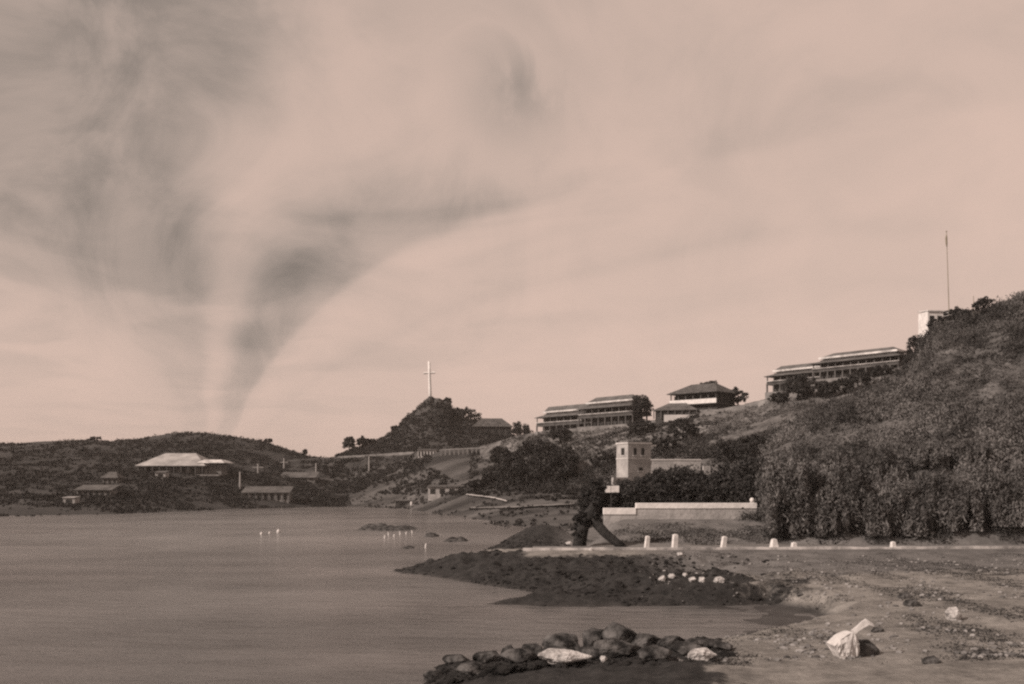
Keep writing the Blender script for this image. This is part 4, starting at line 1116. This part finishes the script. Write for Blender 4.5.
for a_, v_ in stops[1:]:
    e_ = el.new((a_+2.0)/4.5); e_.color = (v_, v_, v_, 1)
L.new(rng_(math_('ADD', bow, warp), -2.0, 2.5, 0.0, 1.0, False), cr.inputs[0])
bands = cr.outputs['Color']
puffs = rng_(cloud_noise(0.9, 0.6, 1.5, 6, 0.6, 7.3), 0.40, 0.70, 0.0, 1.0)
high = rng_(sx.outputs['Z'], 0.02, 0.20, 0.34, 1.0)
left = rng_(acr, 0.2, 2.4, 1.0, 0.25)
# on the right of the pale streak the bands break up with height
fade = math_('SUBTRACT', 1.0, math_('MULTIPLY', rng_(bow, 0.12, 0.22, 0.0, 0.72), rng_(elev, 0.09, 0.16, 0.0, 1.0)))
dark = math_('MULTIPLY', math_('MULTIPLY', bands, 0.84), math_('MULTIPLY', high, fade))
nm = N.new('ShaderNodeTexNoise'); nm.inputs['Scale'].default_value = 7.0; nm.inputs['Detail'].default_value = 7; nm.inputs['Roughness'].default_value = 0.6; nm.inputs['Distortion'].default_value = 0.8
L.new(tc.outputs['Generated'], nm.inputs['Vector'])
mott = rng_(nm.outputs['Fac'], 0.34, 0.68, 0.0, 1.0)
dark = math_('MULTIPLY', dark, math_('ADD', math_('MULTIPLY', mott, 0.55), 0.70))
# one detached smoky cloud high in the middle
vd = N.new('ShaderNodeVectorMath'); vd.operation = 'DISTANCE'; vd.inputs[1].default_value = Vector((0.005, 1.0, 0.40)).normalized()
L.new(tc.outputs['Generated'], vd.inputs[0])
smoke = math_('MULTIPLY', rng_(math_('ADD', vd.outputs['Value'], math_('MULTIPLY', math_('SUBTRACT', nm.outputs['Fac'], 0.5), 0.25)), 0.0, 0.075, 0.36, 0.0), math_('ADD', mott, 0.35))
dark = math_('ADD', dark, smoke)
dark = math_('ADD', dark, math_('MULTIPLY', mott, 0.045))
dark = math_('ADD', dark, math_('MULTIPLY', math_('MULTIPLY', puffs, math_('MULTIPLY', high, left)), 0.17), True)
val = math_('ADD', math_('MULTIPLY', bw.outputs['Val'], 0.25), 5.75)
val = math_('MULTIPLY', val, math_('SUBTRACT', 1.0, dark))
cm = N.new('ShaderNodeCombineColor')
L.new(val, cm.inputs[0])
L.new(math_('MULTIPLY', val, math_('ADD', math_('MULTIPLY', dark, 0.16), 0.738)), cm.inputs[1])
L.new(math_('MULTIPLY', val, math_('ADD', math_('MULTIPLY', dark, 0.18), 0.622)), cm.inputs[2])
L.new(cm.outputs[0], bg.inputs['Color'])

hz = MB().box(-1500, 1500, -60, 1600, -6, 70)
hm = bpy.data.materials.new('sea_haze'); hm.use_nodes = True
hn = hm.node_tree; hn.nodes.remove(hn.nodes['Principled BSDF'])
pv = hn.nodes.new('ShaderNodeVolumePrincipled'); pv.inputs['Color'].default_value = (0.9, 0.8, 0.72, 1); pv.inputs['Density'].default_value = 0.00012
hn.links.new(pv.outputs[0], hn.nodes['Material Output'].inputs['Volume'])
tag(hz.build('haze', hm), kind='stuff')
cd = bpy.data.cameras.new('camera'); cam = bpy.data.objects.new('camera', cd); COL.objects.link(cam)
cam.location = (0, 0, CAM_H); cam.rotation_euler = (R(90), 0, 0)
cd.sensor_width = 36; cd.lens = 36*F/1024; cd.shift_y = (HY-342)/1024; cd.clip_end = 20000; cd.clip_start = 0.5
SC.camera = cam
SC.view_settings.view_transform = 'Standard'; SC.view_settings.look = 'None'; SC.view_settings.exposure = 0.12; SC.view_settings.gamma = 1.0
SC.view_settings.use_curve_mapping = False
SC.render.engine = 'CYCLES'
SC.cycles.use_denoising = False
SC.cycles.max_bounces = 6
SC.cycles.filter_width = 2.3
SC.cycles.volume_bounces = 0
SC.render.film_transparent = False
